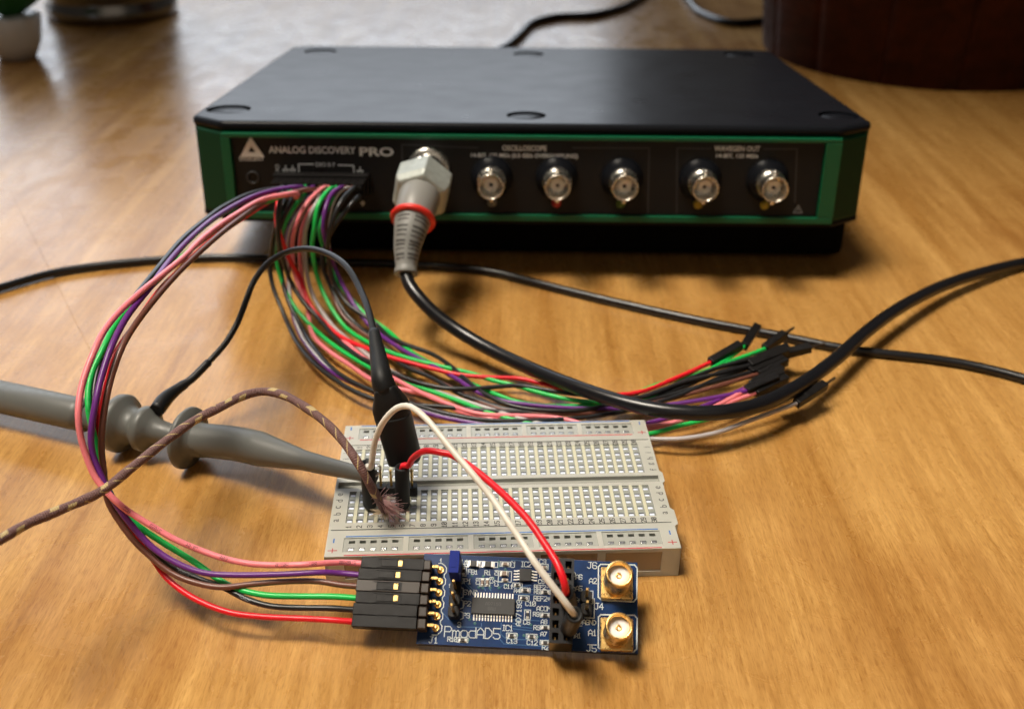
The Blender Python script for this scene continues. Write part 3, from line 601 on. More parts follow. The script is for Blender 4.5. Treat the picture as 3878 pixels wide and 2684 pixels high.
# ground lead and clip
gl = thing('ground_lead', 'thin black ground lead arching up to a black crocodile clip boot', 'cable')
gp = [(352, 925, 1.35), (375, 895, 1.45), (405, 872, 1.55), (430, 855, 1.65), (470, 815, 1.9), (510, 770, 2.3), (538, 720, 2.7), (553, 680, 3.1), (573, 630, 3.5), (600, 595, 3.9), (640, 570, 4.3), (690, 560, 4.7), (740, 572, 4.9), (780, 600, 4.95), (810, 650, 4.8), (830, 700, 4.68), (843, 755, 4.5)]
tube('lead_wire', spline([at(*q_) for q_ in gp], .15), .088, LEADB, gl, 14)
tube('lead_sleeve', spline([at(*q_) for q_ in gp[:5]], .1), lambda t: (.20 - .06 * t) + .025 * math.sin(9 * t) if t < .55 else .115, LEADB, gl, 14)
c0 = at(842, 745, 4.55); c1 = at(862, 860, 3.98); c2 = at(874, 895, 3.6); c3 = at(893, 965, 2.68); c4 = at(912, 1035, 1.76)
tube('boot_tail', spline([c0, c0.lerp(c1, .5), c1, c1.lerp(c2, .5)], .1), lambda t: .135 + .15 * t, RUBBER, gl, 24)
def superell(bm, path, wa, ta, side, seg=28, n=3.2):
    rings = []
    T, _ = frames(path)
    for i, p in enumerate(path):
        t = i / (len(path) - 1); v = side - T[i] * side.dot(T[i]); v.normalize(); u = T[i].cross(v)
        ring = []
        for k in range(seg):
            a = 2 * math.pi * k / seg; ca, sa = math.cos(a), math.sin(a)
            ring.append(bm.verts.new(p + v * wa(t) * math.copysign(abs(ca) ** (2 / n), ca) + u * ta(t) * math.copysign(abs(sa) ** (2 / n), sa)))
        rings.append(ring)
    for r0, r1 in zip(rings, rings[1:]):
        for k in range(seg):
            f = bm.faces.new((r0[k], r0[(k + 1) % seg], r1[(k + 1) % seg], r1[k])); f.smooth = True
    bm.faces.new(rings[0][::-1]); return rings
side = (R2 * 1.0 + U2 * .12).normalized()
bm = bmesh.new(); pth = spline([c1.lerp(c2, .3), c2, c2.lerp(c3, .55)], .06)
r_ = superell(bm, pth, lambda t: .25 + .19 * min(1, t * 1.6), lambda t: .25 + .12 * t, side); bm.faces.new(r_[-1])
me = D2.meshes.new('m'); bm.to_mesh(me); bm.free(); link('boot_shoulder', me, RUBBER, gl)
bm = bmesh.new(); pth = spline([c2.lerp(c3, .45), c3, c3.lerp(c4, .5), c4], .06)
r_ = superell(bm, pth, lambda t: .44 - .02 * t, lambda t: .38 - .02 * t, side)
cdir = (CAM - c4).normalized()
for v in r_[-1]:
    k = (v.co - c4).dot(cdir); v.co -= (c4 - c3).normalized() * max(0, k + .1) * 1.0
inn = []                                   # hollow mouth
for s0, dd in ((.86, 0), (.78, -.5)):
    ring = [bm.verts.new(c4 + (v.co - c4) * s0 + (c4 - c3).normalized() * dd) for v in r_[-1]]; inn.append(ring)
prev = r_[-1]
for ring in inn:
    for k in range(28): bm.faces.new((prev[k], prev[(k + 1) % 28], ring[(k + 1) % 28], ring[k]))
    prev = ring
bm.faces.new(prev)
me = D2.meshes.new('m'); bm.to_mesh(me); bm.free(); link('boot_body', me, RUBBER, gl)
jw = B(); dj = (c4 - c3).normalized(); sj = side; uj = dj.cross(sj)
for sg in (-1, 1):
    Mj = axisM(c4 - dj * .4 + sj * sg * .10, dj, uj)
    jw.box((0, 0, .40), (.05, .26, .95), bev=.02, M4=Mj)
    for k in range(5): jw.box((-sg * .035, 0, .35 + k * .11), (.05, .24, .05), bev=.01, M4=Mj)
jw.obj('clip_jaws', NICKEL, gl)

# ---------------------------------------------------------------- textile thermocouple wire
def textile():
    m = D2.materials.new('braided_textile'); m.use_nodes = True; N, L = ntree(m); b = N['Principled BSDF']; b.inputs['Roughness'].default_value = .75
    uv = N.new('ShaderNodeUVMap'); sp = N.new('ShaderNodeSeparateXYZ'); L.new(uv.outputs[0], sp.inputs[0])
    def math_(op, a, c=None):
        n = N.new('ShaderNodeMath'); n.operation = op
        for i, q_ in enumerate((a, c)):
            if q_ is None: continue
            if isinstance(q_, (int, float)): n.inputs[i].default_value = q_
            else: L.new(q_, n.inputs[i])
        return n.outputs[0]
    u, v = sp.outputs[0], sp.outputs[1]
    rib = math_('SINE', math_('ADD', math_('MULTIPLY', u, 120.0), math_('MULTIPLY', v, 6.2832)))
    rib2 = math_('SINE', math_('SUBTRACT', math_('MULTIPLY', u, 30.0), math_('MULTIPLY', v, 12.566)))
    fr = math_('FRACT', math_('ADD', math_('MULTIPLY', u, .85), math_('MULTIPLY', v, .35)))
    vb = math_('LESS_THAN', math_('FRACT', math_('ADD', v, math_('MULTIPLY', u, .17))), .55)
    d1 = math_('MULTIPLY', math_('LESS_THAN', fr, .17), vb)
    fr2 = math_('FRACT', math_('SUBTRACT', math_('MULTIPLY', u, 2.3), math_('MULTIPLY', v, 2.0)))
    d2_ = math_('MULTIPLY', math_('LESS_THAN', fr2, .10), math_('SUBTRACT', 1.0, vb))
    dash = math_('MAXIMUM', d1, d2_)
    nz = N.new('ShaderNodeTexNoise'); nz.inputs['Scale'].default_value = 9; mp = N.new('ShaderNodeMapping'); mp.inputs['Scale'].default_value = (3, 4, 1); L.new(uv.outputs[0], mp.inputs[0]); L.new(mp.outputs[0], nz.inputs[0])
    r = N.new('ShaderNodeValToRGB'); r.color_ramp.elements[0].position = .35; r.color_ramp.elements[0].color = (.13, .060, .056, 1); r.color_ramp.elements[1].position = .7; r.color_ramp.elements[1].color = (.25, .145, .135, 1); L.new(nz.outputs['Fac'], r.inputs[0])
    x = N.new('ShaderNodeMix'); x.data_type = 'RGBA'; L.new(dash, x.inputs['Factor']); L.new(r.outputs[0], x.inputs['A']); x.inputs['B'].default_value = (.55, .42, .20, 1)
    y = N.new('ShaderNodeMix'); y.data_type = 'RGBA'; y.blend_type = 'MULTIPLY'; y.inputs['Factor'].default_value = .5
    mr = N.new('ShaderNodeMapRange'); mr.inputs['From Min'].default_value = -1; mr.inputs['To Min'].default_value = .75; mr.inputs['To Max'].default_value = 1.12; L.new(rib, mr.inputs[0])
    L.new(x.outputs['Result'], y.inputs['A']); L.new(mr.outputs[0], y.inputs['B']); L.new(y.outputs['Result'], b.inputs['Base Color'])
    bp = N.new('ShaderNodeBump'); bp.inputs['Strength'].default_value = .5; bp.inputs['Distance'].default_value = .01; L.new(math_('ADD', rib, rib2), bp.inputs['Height']); L.new(bp.outputs[0], b.inputs['Normal'])
    return m
TX = textile()
tx = thing('thermocouple_wire', 'brown braided wire with yellow flecks and a frayed end on the breadboard', 'wire')
tp = [(-70, 1255, 3.7), (0, 1215, 3.5), (60, 1180, 3.4), (140, 1146, 3.3), (230, 1105, 3.2), (300, 1050, 3.3), (370, 995, 3.4), (440, 945, 3.5), (500, 915, 3.6), (550, 890, 3.6), (590, 881, 3.6), (635, 888, 3.6), (690, 918, 3.5), (740, 957, 3.3), (780, 1003, 3.0), (808, 1045, 2.7), (833, 1090, 2.2), (857, 1132, 1.4), (868, 1150, 1.1)]
txp = spline([at(*q_) for q_ in tp], .1)
tube('braid', txp, lambda t: .105 + .006 * math.sin(t * 90), TX, tx, 16)
fz = bmesh.new(); e = txp[-1]
FIB = M('frayed_fibre', (.66, .38, .37), .7); FIBY = M('frayed_fibre_pale', (.62, .50, .34), .7)
for k in range(150):
    a = random.uniform(-1.0, 2.1); L_ = random.uniform(.2, .62); dirv = (Vector((math.cos(a), math.sin(a) * .9, random.uniform(-.3, .15)))).normalized()
    s0 = txp[-1 - random.randint(0, 5)] + Vector((random.uniform(-.05, .05), random.uniform(-.05, .05), 0))
    bend = Vector((random.uniform(-.1, .1), random.uniform(-.1, .1), -.12))
    pth = [s0, s0 + dirv * L_ * .5 + bend * .2, s0 + dirv * L_ + bend]
    pth = [Vector((p.x, p.y, max(.88, p.z))) for p in pth]
    tube_bm(pth, .007, 3, fz)
me = D2.meshes.new('m'); fz.to_mesh(me); fz.free(); o = link('frayed_fibres', me, FIB, tx); o['kind'] = 'stuff'
fz = bmesh.new()
for k in range(60):
    a = random.uniform(3.0, 5.4); L_ = random.uniform(.15, .38); s0 = txp[-1]; dirv = Vector((math.cos(a), math.sin(a), random.uniform(-.2, .2)))
    tube_bm([Vector((p.x, p.y, max(.87, p.z))) for p in (s0, s0 + dirv * L_ * .6, s0 + dirv * L_)], .008, 3, fz)
me = D2.meshes.new('m'); fz.to_mesh(me); fz.free(); o = link('pale_fibres', me, FIBY, tx); o['kind'] = 'stuff'
b = B(); b.lathe([(0, -.12), (.04, -.09), (.05, 0), (.035, .1), (0, .13)], 14, axisM(at(871, 1160, .98), Vector((.1, -1, -.1)))); b.obj('solder_bead', SOLDER, tx)

# ---------------------------------------------------------------- breadboard
BBL = Vector((-.284, 21.294, 0)); BBR = Euler((0, 0, .0519))
bb = thing('breadboard', 'translucent half size solderless breadboard with numbered columns', 'breadboard', BBL, BBR)
BBM = Matrix.Translation(BBL) @ BBR.to_matrix().to_4x4()
FROST = M('frosted_plastic', (.74, .73, .65), .28, trans=.42, bump=.03, bscale=12, var=.05, vscale=2)
CHAN = M('clear_channel', (.36, .375, .335), .22, trans=.2)
HOLE = M('hole_wall', (.25, .26, .25), .3)
RIB = M('rib_plastic', (.56, .54, .39), .35)
CONT = M('tinned_contact_sheen', (.80, .85, 1.0), .35, metal=.1, var=.22, vscale=1.2)  # bluish white is the window's reflection painted into the base colour
CONTR = M('rail_contact', (.9, .91, .93), .22, metal=.9)
RAILC = M('rail_channel', (.36, .365, .33), .22)
CLR = M('clear_side_window', (.66, .52, .38), .15, trans=.6)
HX, HY, ZT = 4.15, 2.715, .85
rowy = [-.381 - .254 * k for k in range(5)] + [.381 + .254 * k for k in range(5)]
colx = [(k - 14.5) * .254 for k in range(30)]
def cellgrid(xs, ys, f):
    """blocks of height f(x,y)->(z, mi) on a rectangular grid, with walls where heights differ"""
    bm = bmesh.new(); H = {}
    for i in range(len(xs) - 1):
        for j in range(len(ys) - 1): H[i, j] = f((xs[i] + xs[i + 1]) / 2, (ys[j] + ys[j + 1]) / 2)
    for (i, j), (z, mi) in H.items():
        q_ = [bm.verts.new((x, y, z)) for x, y in ((xs[i], ys[j]), (xs[i + 1], ys[j]), (xs[i + 1], ys[j + 1]), (xs[i], ys[j + 1]))]
        bm.faces.new(q_).material_index = mi
        for di, dj, c in ((1, 0, 1), (0, 1, 2)):
            o = H.get((i + di, j + dj))
            if o and abs(o[0] - z) > 1e-6:
                (xa, ya), (xb, yb) = ((xs[i + 1], ys[j]), (xs[i + 1], ys[j + 1])) if di else ((xs[i], ys[j + 1]), (xs[i + 1], ys[j + 1]))
                f_ = bm.faces.new([bm.verts.new(p) for p in ((xa, ya, z), (xb, yb, z), (xb, yb, o[0]), (xa, ya, o[0]))]); f_.material_index = (mi if z < o[0] else o[1])
    # outer skirt
    x0, x1, y0, y1 = xs[0], xs[-1], ys[0], ys[-1]
    bmesh.ops.remove_doubles(bm, verts=list(bm.verts), dist=1e-5)
    bmesh.ops.recalc_face_normals(bm, faces=list(bm.faces))
    for fc in bm.faces:
        if abs(fc.normal.z) > .5 and fc.normal.z < 0: fc.normal_flip()
    return bm
xs = {-HX, HX}; ys = {-HY, HY}
CW, HW = .086, .066
for x in colx: xs |= {round(x - CW, 4), round(x + CW, 4), round(x - HW, 4), round(x + HW, 4)}
for y in rowy: ys |= {round(y - HW * .9, 4), round(y + HW * .9, 4)}
CY = [(-1.66, -.14 - .06), (.20, 1.62)]
chan = [(-1.50, -.27), (.27, 1.56)]
for a, c in chan: ys |= {a, c}
ys |= {-.13, .13, -1.775, -1.745, 1.745, 1.775}
rails = []
for s in (-1, 1):
    rails += [round(s * 2.185, 4), round(s * 2.439, 4)]
    ys |= {s * 2.06, s * 2.56}
for y in rails: ys |= {round(y - .05, 4), round(y + .05, 4)}
railx = [(k + k // 5 - 14.0) * .254 for k in range(25)]
for x in railx: xs |= {round(x - .072, 4), round(x + .072, 4), round(x - .1, 4), round(x + .1, 4)}
xs = sorted(xs); ys = sorted(ys)
xs = [x for i, x in enumerate(xs) if i == 0 or x - xs[i - 1] > .0005]
def nearest(v, L_): return min(L_, key=lambda q_: abs(q_ - v))
def hf(x, y):
    if abs(y) < 1.75:
        if abs(y) < .13: return (.74, 4)
        for a, c in chan:
            if a < y < c:
                cx = nearest(x, colx)
                if abs(x - cx) < CW and abs(x) < 3.85:
                    if abs(x - cx) < HW and abs(y - nearest(y, rowy)) < HW * .9: return (.74, 2)
                    return (.822, 1)
                if abs(x) < 3.72: return (ZT, 3)
        return (ZT, 0)
    if abs(y) < 1.77: return (.80, 1)
    if 2.06 < abs(y) < 2.56:
        rx = nearest(x, railx)
        ny = nearest(y, rails)
        if abs(x - rx) < .072 and abs(y - ny) < .05:
            return (.78, 2) if ny in (-2.439, 2.185) else (.70, 1)
        if abs(x - rx) < .1: return (.825, 4)
        if min(abs(x - q_) for q_ in railx) < .16: return (.83, 4)
    return (ZT, 0)
bm = cellgrid(xs, ys, hf)
# closed sides with clear windows
def quad(bm, P, mi): bm.faces.new([bm.verts.new(p) for p in P]).material_index = mi
sk = B()
sk.prism([(-HX, -HY), (HX, -HY), (HX, HY), (-HX, HY)], 0.0, .10, bev=.02)
for (x0, y0, x1, y1) in ((-HX, HY - .06, HX, HY), (-HX, -HY, -HX + .06, HY), (HX - .06, -HY, HX, HY)):
    sk.box(((x0 + x1) / 2, (y0 + y1) / 2, .44), (x1 - x0 - .002, y1 - y0 - .002, .815))
# front wall: ribs around five clear windows
edges = [-HX]
win = []
for k in range(5):
    a = (k * 6 - 14.0) * .254 - .16; c = (k * 6 + 4 - 14.0) * .254 + .16; win.append((a, c))
prev = -HX
for a, c in win + [(HX, HX)]:
    sk.box(((prev + a) / 2, -HY + .03, .44), (a - prev, .058, .815)); prev = c
for a, c in win: sk.box(((a + c) / 2, -HY + .03, .80), (c - a, .058, .095)); sk.box(((a + c) / 2, -HY + .03, .11), (c - a, .058, .10))
sk.prism([(HX, -1.9), (HX + .09, -1.82), (HX + .09, -1.3), (HX, -1.2)], .02, ZT, mi=0)
sk.prism([(HX, -.2), (HX + .07, -.1), (HX + .07, .25), (HX, .35)], .02, ZT - .002, mi=0)
me = D2.meshes.new('m'); bm.to_mesh(me); bm.free(); sk.bm.from_mesh(me)
body = sk.obj('body', [FROST, CHAN, HOLE, RIB, RAILC], bb)
for a, c in win:
    b = B(); b.box(((a + c) / 2, -HY + .045, .455), (c - a - .002, .03, .60)); b.obj('clear_window', CLR, bb)
b = B()
for x in colx:
    for y in rowy: b.box((x, y - .006, .785), (HW * 2 - .012, HW * 1.8 - .022, .05), bev=.012, seg=2)
o = b.obj('contact_clips', CONT, bb); o['kind'] = 'stuff'
b = B()
for x in railx:
    for y in (-2.439, 2.185):
        b.box((x, y + .022, .80), (.125, .030, .05), bev=.010, seg=2); b.box((x, y - .022, .80), (.125, .030, .05), bev=.010, seg=2)
o = b.obj('rail_contacts', CONTR, bb); o['kind'] = 'stuff'
BLU = M('blue_rail_ink', (.02, .16, .52), .5); RED = M('red_rail_ink', (.55, .03, .04), .5); INKB = M('black_board_ink', (.05, .05, .045), .6)
for s, L_, mt, y, nm in ((1, 3.715, BLU, 2.71 - .035, 'blue_line'), (1, 3.70, RED, 2.01, 'red_line'), (-1, 3.715, BLU, 2.01, 'blue_line'), (-1, 3.70, RED, 2.71 - .03, 'red_line')):
    b = B(); b.box((0, s * y, ZT + .003), (2 * L_, .032, .003)); b.obj(nm, mt, bb)
for i, x in enumerate(colx):
    for s in (-1, 1):
        b = B(); stext(b, str(i + 1), x, s * 1.655, .115, .017, ang=math.pi / 2, z=ZT + .002, sp=1.3); b.obj('column_number', INKB, bb)
for s in (-1, 1):
    for k, ch in enumerate('edcba'):
        me = text_mesh(ch, .17 if ch in 'bd' else .125); me.transform(Matrix.Translation((s * 4.0, rowy[k], ZT + .003)) @ Matrix.Rotation(math.pi / 2, 4, 'Z')); link('row_letter', me, INKB, bb)
    for k, ch in enumerate('fghij'):
        me = text_mesh(ch, .17 if ch in 'fhj' else .15); me.transform(Matrix.Translation((s * 4.0, rowy[5 + k], ZT + .003)) @ Matrix.Rotation(math.pi / 2, 4, 'Z')); link('row_letter', me, INKB, bb)
for sx in (-1, 1):
    for y, t_ in ((2.56, 0), (2.10, 1), (-2.15, 0), (-2.50, 1)):
        x = sx * 3.98
        bu, re_ = B(), B()
        if t_ == 0: bu.quadstrip([(x, y - .06, ZT + .002), (x, y + .06, ZT + .002)], .03); bu.obj('minus_mark', BLU, bb)
        else: re_.quadstrip([(x - .1, y, ZT + .002), (x + .1, y, ZT + .002)], .02); re_.quadstrip([(x, y - .07, ZT + .002), (x, y + .07, ZT + .002)], .02); re_.obj('plus_mark', RED, bb)

# pin strip pushed into the breadboard
h0 = at(858, 1092, 1.1); h1 = at(928, 1092, 1.1)
hd = thing('pin_strip', 'short black pin strip with gold pins standing in the breadboard', 'pin header', h0)
pit = (h1 - h0) / 3
b = B()
for k in range(-1, 4):
    c = pit * k; Mk = Matrix.Translation(c + Vector((0, 0, -.125))) @ Matrix.Rotation(.0519, 4, 'Z')
    b.prism([(-.125, -.08), (-.08, -.125), (.08, -.125), (.125, -.08), (.125, .08), (.08, .125), (-.08, .125), (-.125, .08)], -.12, .12, bev=.01, M4=Mk)
b.obj('insulator_strip', BLACKP, hd)
for k in range(-1, 4):
    b = B(); b.box((pit.x * k, pit.y * k, .19), (.06, .06, .56), bev=.012); b.obj('pin', GOLD, hd)
# pin strip is 1.1 high, board top .85

# jumper wires with round sleeves
def sleeve(parent, p, d, L_=1.35, r=.178):
    b = B(); b.lathe([(0, 0), (r * .8, 0), (r, .08), (r, L_ - .04), (r * .93, L_), (r * .62, L_), (r * .5, L_ - .06), (0, L_ - .06)], 24, axisM(p, d)); return b.obj('plug_sleeve', RUBBER, parent)
wj = thing('white_jumper', 'white jumper wire arching from the breadboard to the blue board', 'wire')
s1 = at(834, 1140, .88); sleeve(wj, s1, (0, .02, 1), 1.3)
bn = BM.to_3x3() @ Vector((0, 0, 1))
def hole(r, c): return 2.985 + .243 * c, 1.40 - .2545 * (r - 1)     # header socket centres in board coordinates
we = z3(1755, 560, 1.95); wb = z3(1712, 660, .85)
wd_ = (BM @ Vector((we[0], we[1], 1.95)) - BM @ Vector((wb[0], wb[1], .80))).normalized(); wp = BM @ Vector((wb[0], wb[1], .80)); sleeve(wj, wp, wd_, 1.25)
W1 = [s1 + Vector((0, .02, 1.2))] + [at(*q_) for q_ in ((836, 1050, 2.45), (841, 1008, 3.0), (853, 969, 3.55), (871, 939, 4.0), (894, 917, 4.3), (916, 912, 4.4), (940, 925, 4.4), (968, 951, 4.3), (998, 988, 4.15), (1024, 1020, 4.0), (1071, 1075, 3.75), (1109, 1122, 3.5), (1140, 1168, 3.35), (1171, 1213, 3.15), (1198, 1256, 3.0), (1233, 1304, 2.75), (1264, 1344, 2.5), (1285, 1372, 2.25))] + [wp + wd_ * 1.17]
tube('insulation', spline(W1, .1), .072, WM['white'], wj, 14)
rj = thing('red_jumper', 'red jumper wire arching from the breadboard to the blue board', 'wire')
s2 = at(907, 1140, .88); sleeve(rj, s2, (.03, .0, 1), 1.2)
re2 = z3(1690, 400, 1.75); rb2 = z3(1718, 470, .85)
rp_ = BM @ Vector((rb2[0], rb2[1], .80)); rd_ = (BM @ Vector((re2[0], re2[1], 1.75)) - rp_).normalized(); sleeve(rj, rp_, rd_, 1.1)
W2 = [s2 + Vector((.035, 0, 1.02)), s2 + Vector((.05, -.02, 1.30)), aty(918, 1050, s2.y - .1), aty(927, 1034, s2.y - .35)] + [at(*q_) for q_ in ((941, 1022, 2.95), (957, 1014, 3.15), (978, 1015, 3.2), (994, 1020, 3.2), (1012, 1021, 3.2), (1035, 1034, 3.2), (1062, 1052, 3.2), (1102, 1084, 3.15), (1148, 1126, 3.1), (1194, 1176, 3.0), (1230, 1229, 2.85), (1253, 1265, 2.75), (1268, 1300, 2.6), (1274, 1325, 2.4))] + [rp_ + rd_ * 1.02]
tube('insulation', spline(W2, .1), .078, WM['red'], rj, 14)

# ---------------------------------------------------------------- circuit board
pc = thing('circuit_board', 'small blue converter circuit board with two gold coaxial sockets', 'circuit board', BO, BR)
b = B(); b.box((BWd / 2, BHt / 2, -.08), (BWd, BHt, .155), bev=.008, seg=1, mi=0)
b.bm.normal_update()
for f in b.bm.faces:
    if abs(f.normal.z) < .5: f.material_index = 1
b.obj('board', [PCB, PCBE], pc)
def box_z(a, c, w0=.0):
    x0, y1 = z3(*a, w0); x1, y0 = z3(*c, w0); return x0, y0, x1, y1
trc = B()
for pts in ([(900, 300), (985, 385)], [(915, 290), (1000, 380)], [(890, 380), (915, 430), (965, 435)], [(1300, 400), (1470, 402)], [(1340, 362), (1470, 362)], [(1290, 590), (1490, 600)], [(1290, 620), (1420, 630)], [(1200, 620), (1195, 700), (1240, 740), (1560, 745)], [(1190, 740), (1220, 775), (1530, 795)], [(1290, 640), (1430, 655)], [(1290, 660), (1440, 677)], [(740, 520), (800, 590)], [(1050, 640), (1050, 620)], [(1070, 350), (1080, 370)], [(1095, 325), (1120, 370)], [(1280, 140), (1420, 150)], [(1180, 140), (1180, 330)], [(1425, 330), (1300, 350)], [(870, 645), (1040, 650)], [(1290, 290), (1180, 350)]):
    trc.quadstrip([Vector((*z3(*p), .001)) for p in pts], .02, th=.002)
trc.obj('copper_traces', TRACE, pc)
sk = B(); LW = .016
def ol(a, c, w=LW):
    sk = B(); x0, y0, x1, y1 = box_z(a, c); sk.quadstrip([(x0, y0, .002), (x1, y0, .002), (x1, y1, .002), (x0, y1, .002), (x0, y0, .002)], w); sk.obj('silk_outline', SILK, pc)
def st(s, x, y, hp, wp=None, ang=0.0, lw=LW):
    cx, cy = z3(x, y); h = hp / 34.5 * .1
    sp = 1.45
    if wp: tot = wp / 33.6 * .1; n = len(s); sp = max(1.05, (tot / (h / 6) + 0) / (4 * n)) if n > 1 else 1
    sk = B(); stext(sk, s, cx, cy, h, lw, ang=ang, z=.002, sp=sp); sk.obj('silk_label', SILK, pc)
for a in (('1', 742, 147, 38), ('J1', 685, 745, 46, 72), ('R10', 828, 740, 32, 70), ('C13', 1280, 753, 34, 78), ('C12', 1435, 765, 34, 80), ('R2', 1535, 803, 32, 50), ('R3', 1470, 652, 32, 50), ('A7', 1522, 700, 30, 48),
          ('A8', 1525, 607, 30, 48), ('R9', 1465, 550, 30, 48), ('C6', 1393, 610, 32, 52), ('IC1', 1248, 655, 40, 78), ('ACOM', 1522, 508, 34, 105), ('C10', 1422, 470, 34, 76), ('REF2+', 1510, 432, 34, 125), ('R4', 1320, 372, 30, 48), ('R5', 1472, 380, 30, 46),
          ('REF2-', 1505, 345, 30, 110), ('C11', 1255, 340, 30, 70), ('C5', 1505, 303, 30, 50), ('REFP', 1535, 255, 30, 90), ('C3', 1515, 152, 34, 52), ('IC2', 1388, 172, 40, 78), ('FB1', 985, 230, 34, 76), ('R1', 1098, 235, 34, 50), ('JP1', 932, 300, 38, 82),
          ('SYNC', 965, 385, 36, 100), ('P2', 943, 470, 36, 50), ('P3', 935, 560, 36, 50), ('3', 880, 630, 36), ('A6', 1790, 268, 36, 48), ('A5', 1790, 355, 36, 48), ('A4', 1786, 440, 36, 48), ('A3', 1785, 530, 34, 48), ('A2', 1786, 620, 36, 48), ('A1', 1780, 712, 36, 50),
          ('J6', 1890, 180, 48, 76), ('A2', 1897, 298, 40, 60), ('J4', 1942, 490, 46, 66), ('AGND', 1868, 612, 34, 100), ('A1', 1893, 690, 42, 62), ('J5', 1885, 808, 50, 76), ('L1', 925, 155, 34, 40), ('SCLK', 845, 335, 26, 80)): st(*a)
st('PmodAD5', 980, 690, 76, 415, lw=.018)
st('AD7193', 1332, 540, 36, 195, ang=math.pi / 2); st('C2', 1287, 173, 30, 50, ang=math.pi / 2); st('C8', 1023, 300, 30, 50, ang=math.pi / 2); st('C9', 1125, 292, 28, 50, ang=math.pi / 2); st('C7', 1163, 315, 28, 50, ang=math.pi / 2); st('C4', 1163, 235, 26, 40, ang=math.pi / 2)
for a, c in (((925, 145), (1172, 196)), ((1192, 152), (1268, 190)), ((1180, 222), (1275, 308)), ((893, 188), (932, 262)), ((1037, 278), (1074, 338)), ((1078, 278), (1112, 338)), ((1288, 312), (1358, 346)), ((1345, 350), (1418, 388)), ((1497, 365), (1572, 400)), ((1332, 408), (1410, 448)),
             ((1500, 170), (1555, 215)), ((1497, 540), (1572, 576)), ((1378, 517), (1420, 590)), ((1500, 634), (1572, 668)), ((1240, 692), (1318, 732)), ((1390, 700), (1470, 740)), ((1495, 748), (1572, 784)), ((865, 727), (945, 765))): ol(a, c)
for dy in (0, 382):
    P = [(1955, 172 + dy), (2210, 176 + dy), (2232, 200 + dy), (2228, 430 + dy), (2205, 456 + dy), (1962, 444 + dy), (1936, 420 + dy), (1938, 190 + dy), (1955, 172 + dy)]
    e = B(); e.quadstrip([(*z3(*p), .002) for p in P], .026); e.obj('silk_outline', SILK, pc)
u0, u1 = .30, .47
out = []
for i in range(6):
    v = pins_v[5 - i]; out += [(u1 + .02, v - .10, .002), (u1 + .06, v - .05, .002), (u1 + .06, v + .05, .002), (u1 + .02, v + .10, .002)]
sk.quadstrip([(.33, pins_v[5] - .15, .002), (.43, pins_v[5] - .15, .002)] + out + [(.42, pins_v[0] + .15, .002), (.35, pins_v[0] + .15, .002)], .02)
for y0, y1 in ((230, 265), (345, 372), (430, 460), (610, 640), (695, 730)):
    sk.quadstrip([(*z3(1752, y0), .002), (*z3(1762, y0 + 8), .002), (*z3(1762, y1 - 4), .002), (*z3(1752, y1), .002)], .018)
for a, c in (((890, 345), (905, 430)), ((890, 440), (905, 510)), ((890, 530), (905, 590))):
    sk.quadstrip([(*z3(a[0], a[1]), .002), (*z3(c[0] + 6, a[1] + 10), .002), (*z3(c[0] + 6, c[1] - 10), .002), (*z3(a[0], c[1]), .002)], .018)
ol((1835, 372), (1895, 470), .016); ol((1835, 430), (1905, 580), .016)
sk.obj('silkscreen_print', SILK, pc)
# vias
b = B()
for p in ((978, 255), (1065, 262), (1180, 155), (1182, 188), (1232, 210), (1183, 350), (1115, 350), (960, 590), (1060, 350), (1240, 330), (1322, 710), (1372, 712), (1475, 722), (950, 745), (1030, 345), (1142, 278), (1425, 630), (1380, 520), (1550, 190), (1000, 620)):
    b.lathe([(0, .004), (.018, .004), (.03, .003), (.034, 0)], 10, Matrix.Translation((*z3(*p), .0)))
b.obj('vias', VIA, pc)
def chip2(x, y, L_, W_, H_, vert=False, mat=CHIPR, nm='resistor'):
    cx, cy = z3(x, y, H_); d = (L_ * .6, W_, H_); e = B(); e.box((cx, cy, H_ / 2 + .003), (d[0], d[1], H_) if not vert else (d[1], d[0], H_), bev=.006, seg=1)
    o = e.obj(nm, mat, pc); s = B()
    for sg in (-1, 1):
        off = sg * L_ * .4
        s.box((cx + (0 if vert else off), cy + (off if vert else 0), H_ / 2 + .004), ((L_ * .2, W_ * 1.02, H_ * 1.02) if not vert else (W_ * 1.02, L_ * .2, H_ * 1.02)), bev=.008, seg=1)
        off = sg * L_ * .56
        s.box((cx + (0 if vert else off), cy + (off if vert else 0), .008), ((L_ * .2, W_ * 1.05, .016) if not vert else (W_ * 1.05, L_ * .2, .016)), bev=.003, seg=1)
    s.obj('solder_end', SOLDER, o)
chip2(990, 165, .22, .13, .09, nm='ferrite_bead'); chip2(1100, 170, .22, .125, .06, mat=CHIPR); chip2(1230, 168, .13, .07, .05, mat=CAPM, nm='capacitor'); chip2(1222, 240, .15, .10, .08, mat=CAPM, nm='capacitor'); chip2(1228, 288, .11, .06, .05, mat=CAPM, nm='capacitor')
chip2(912, 222, .13, .06, .045, True); chip2(1055, 306, .13, .06, .05, True, CAPM, 'capacitor'); chip2(1093, 306, .13, .06, .05, True, CAPM, 'capacitor'); chip2(1322, 328, .11, .06, .04, mat=CHIPR, nm='capacitor')
chip2(1381, 367, .14, .07, .045); chip2(1534, 382, .14, .065, .045); chip2(1371, 427, .13, .06, .045, nm='capacitor'); chip2(1528, 192, .1, .07, .06, mat=CAPM, nm='capacitor'); chip2(1534, 557, .14, .065, .045); chip2(1399, 553, .13, .06, .045, True, nm='capacitor')
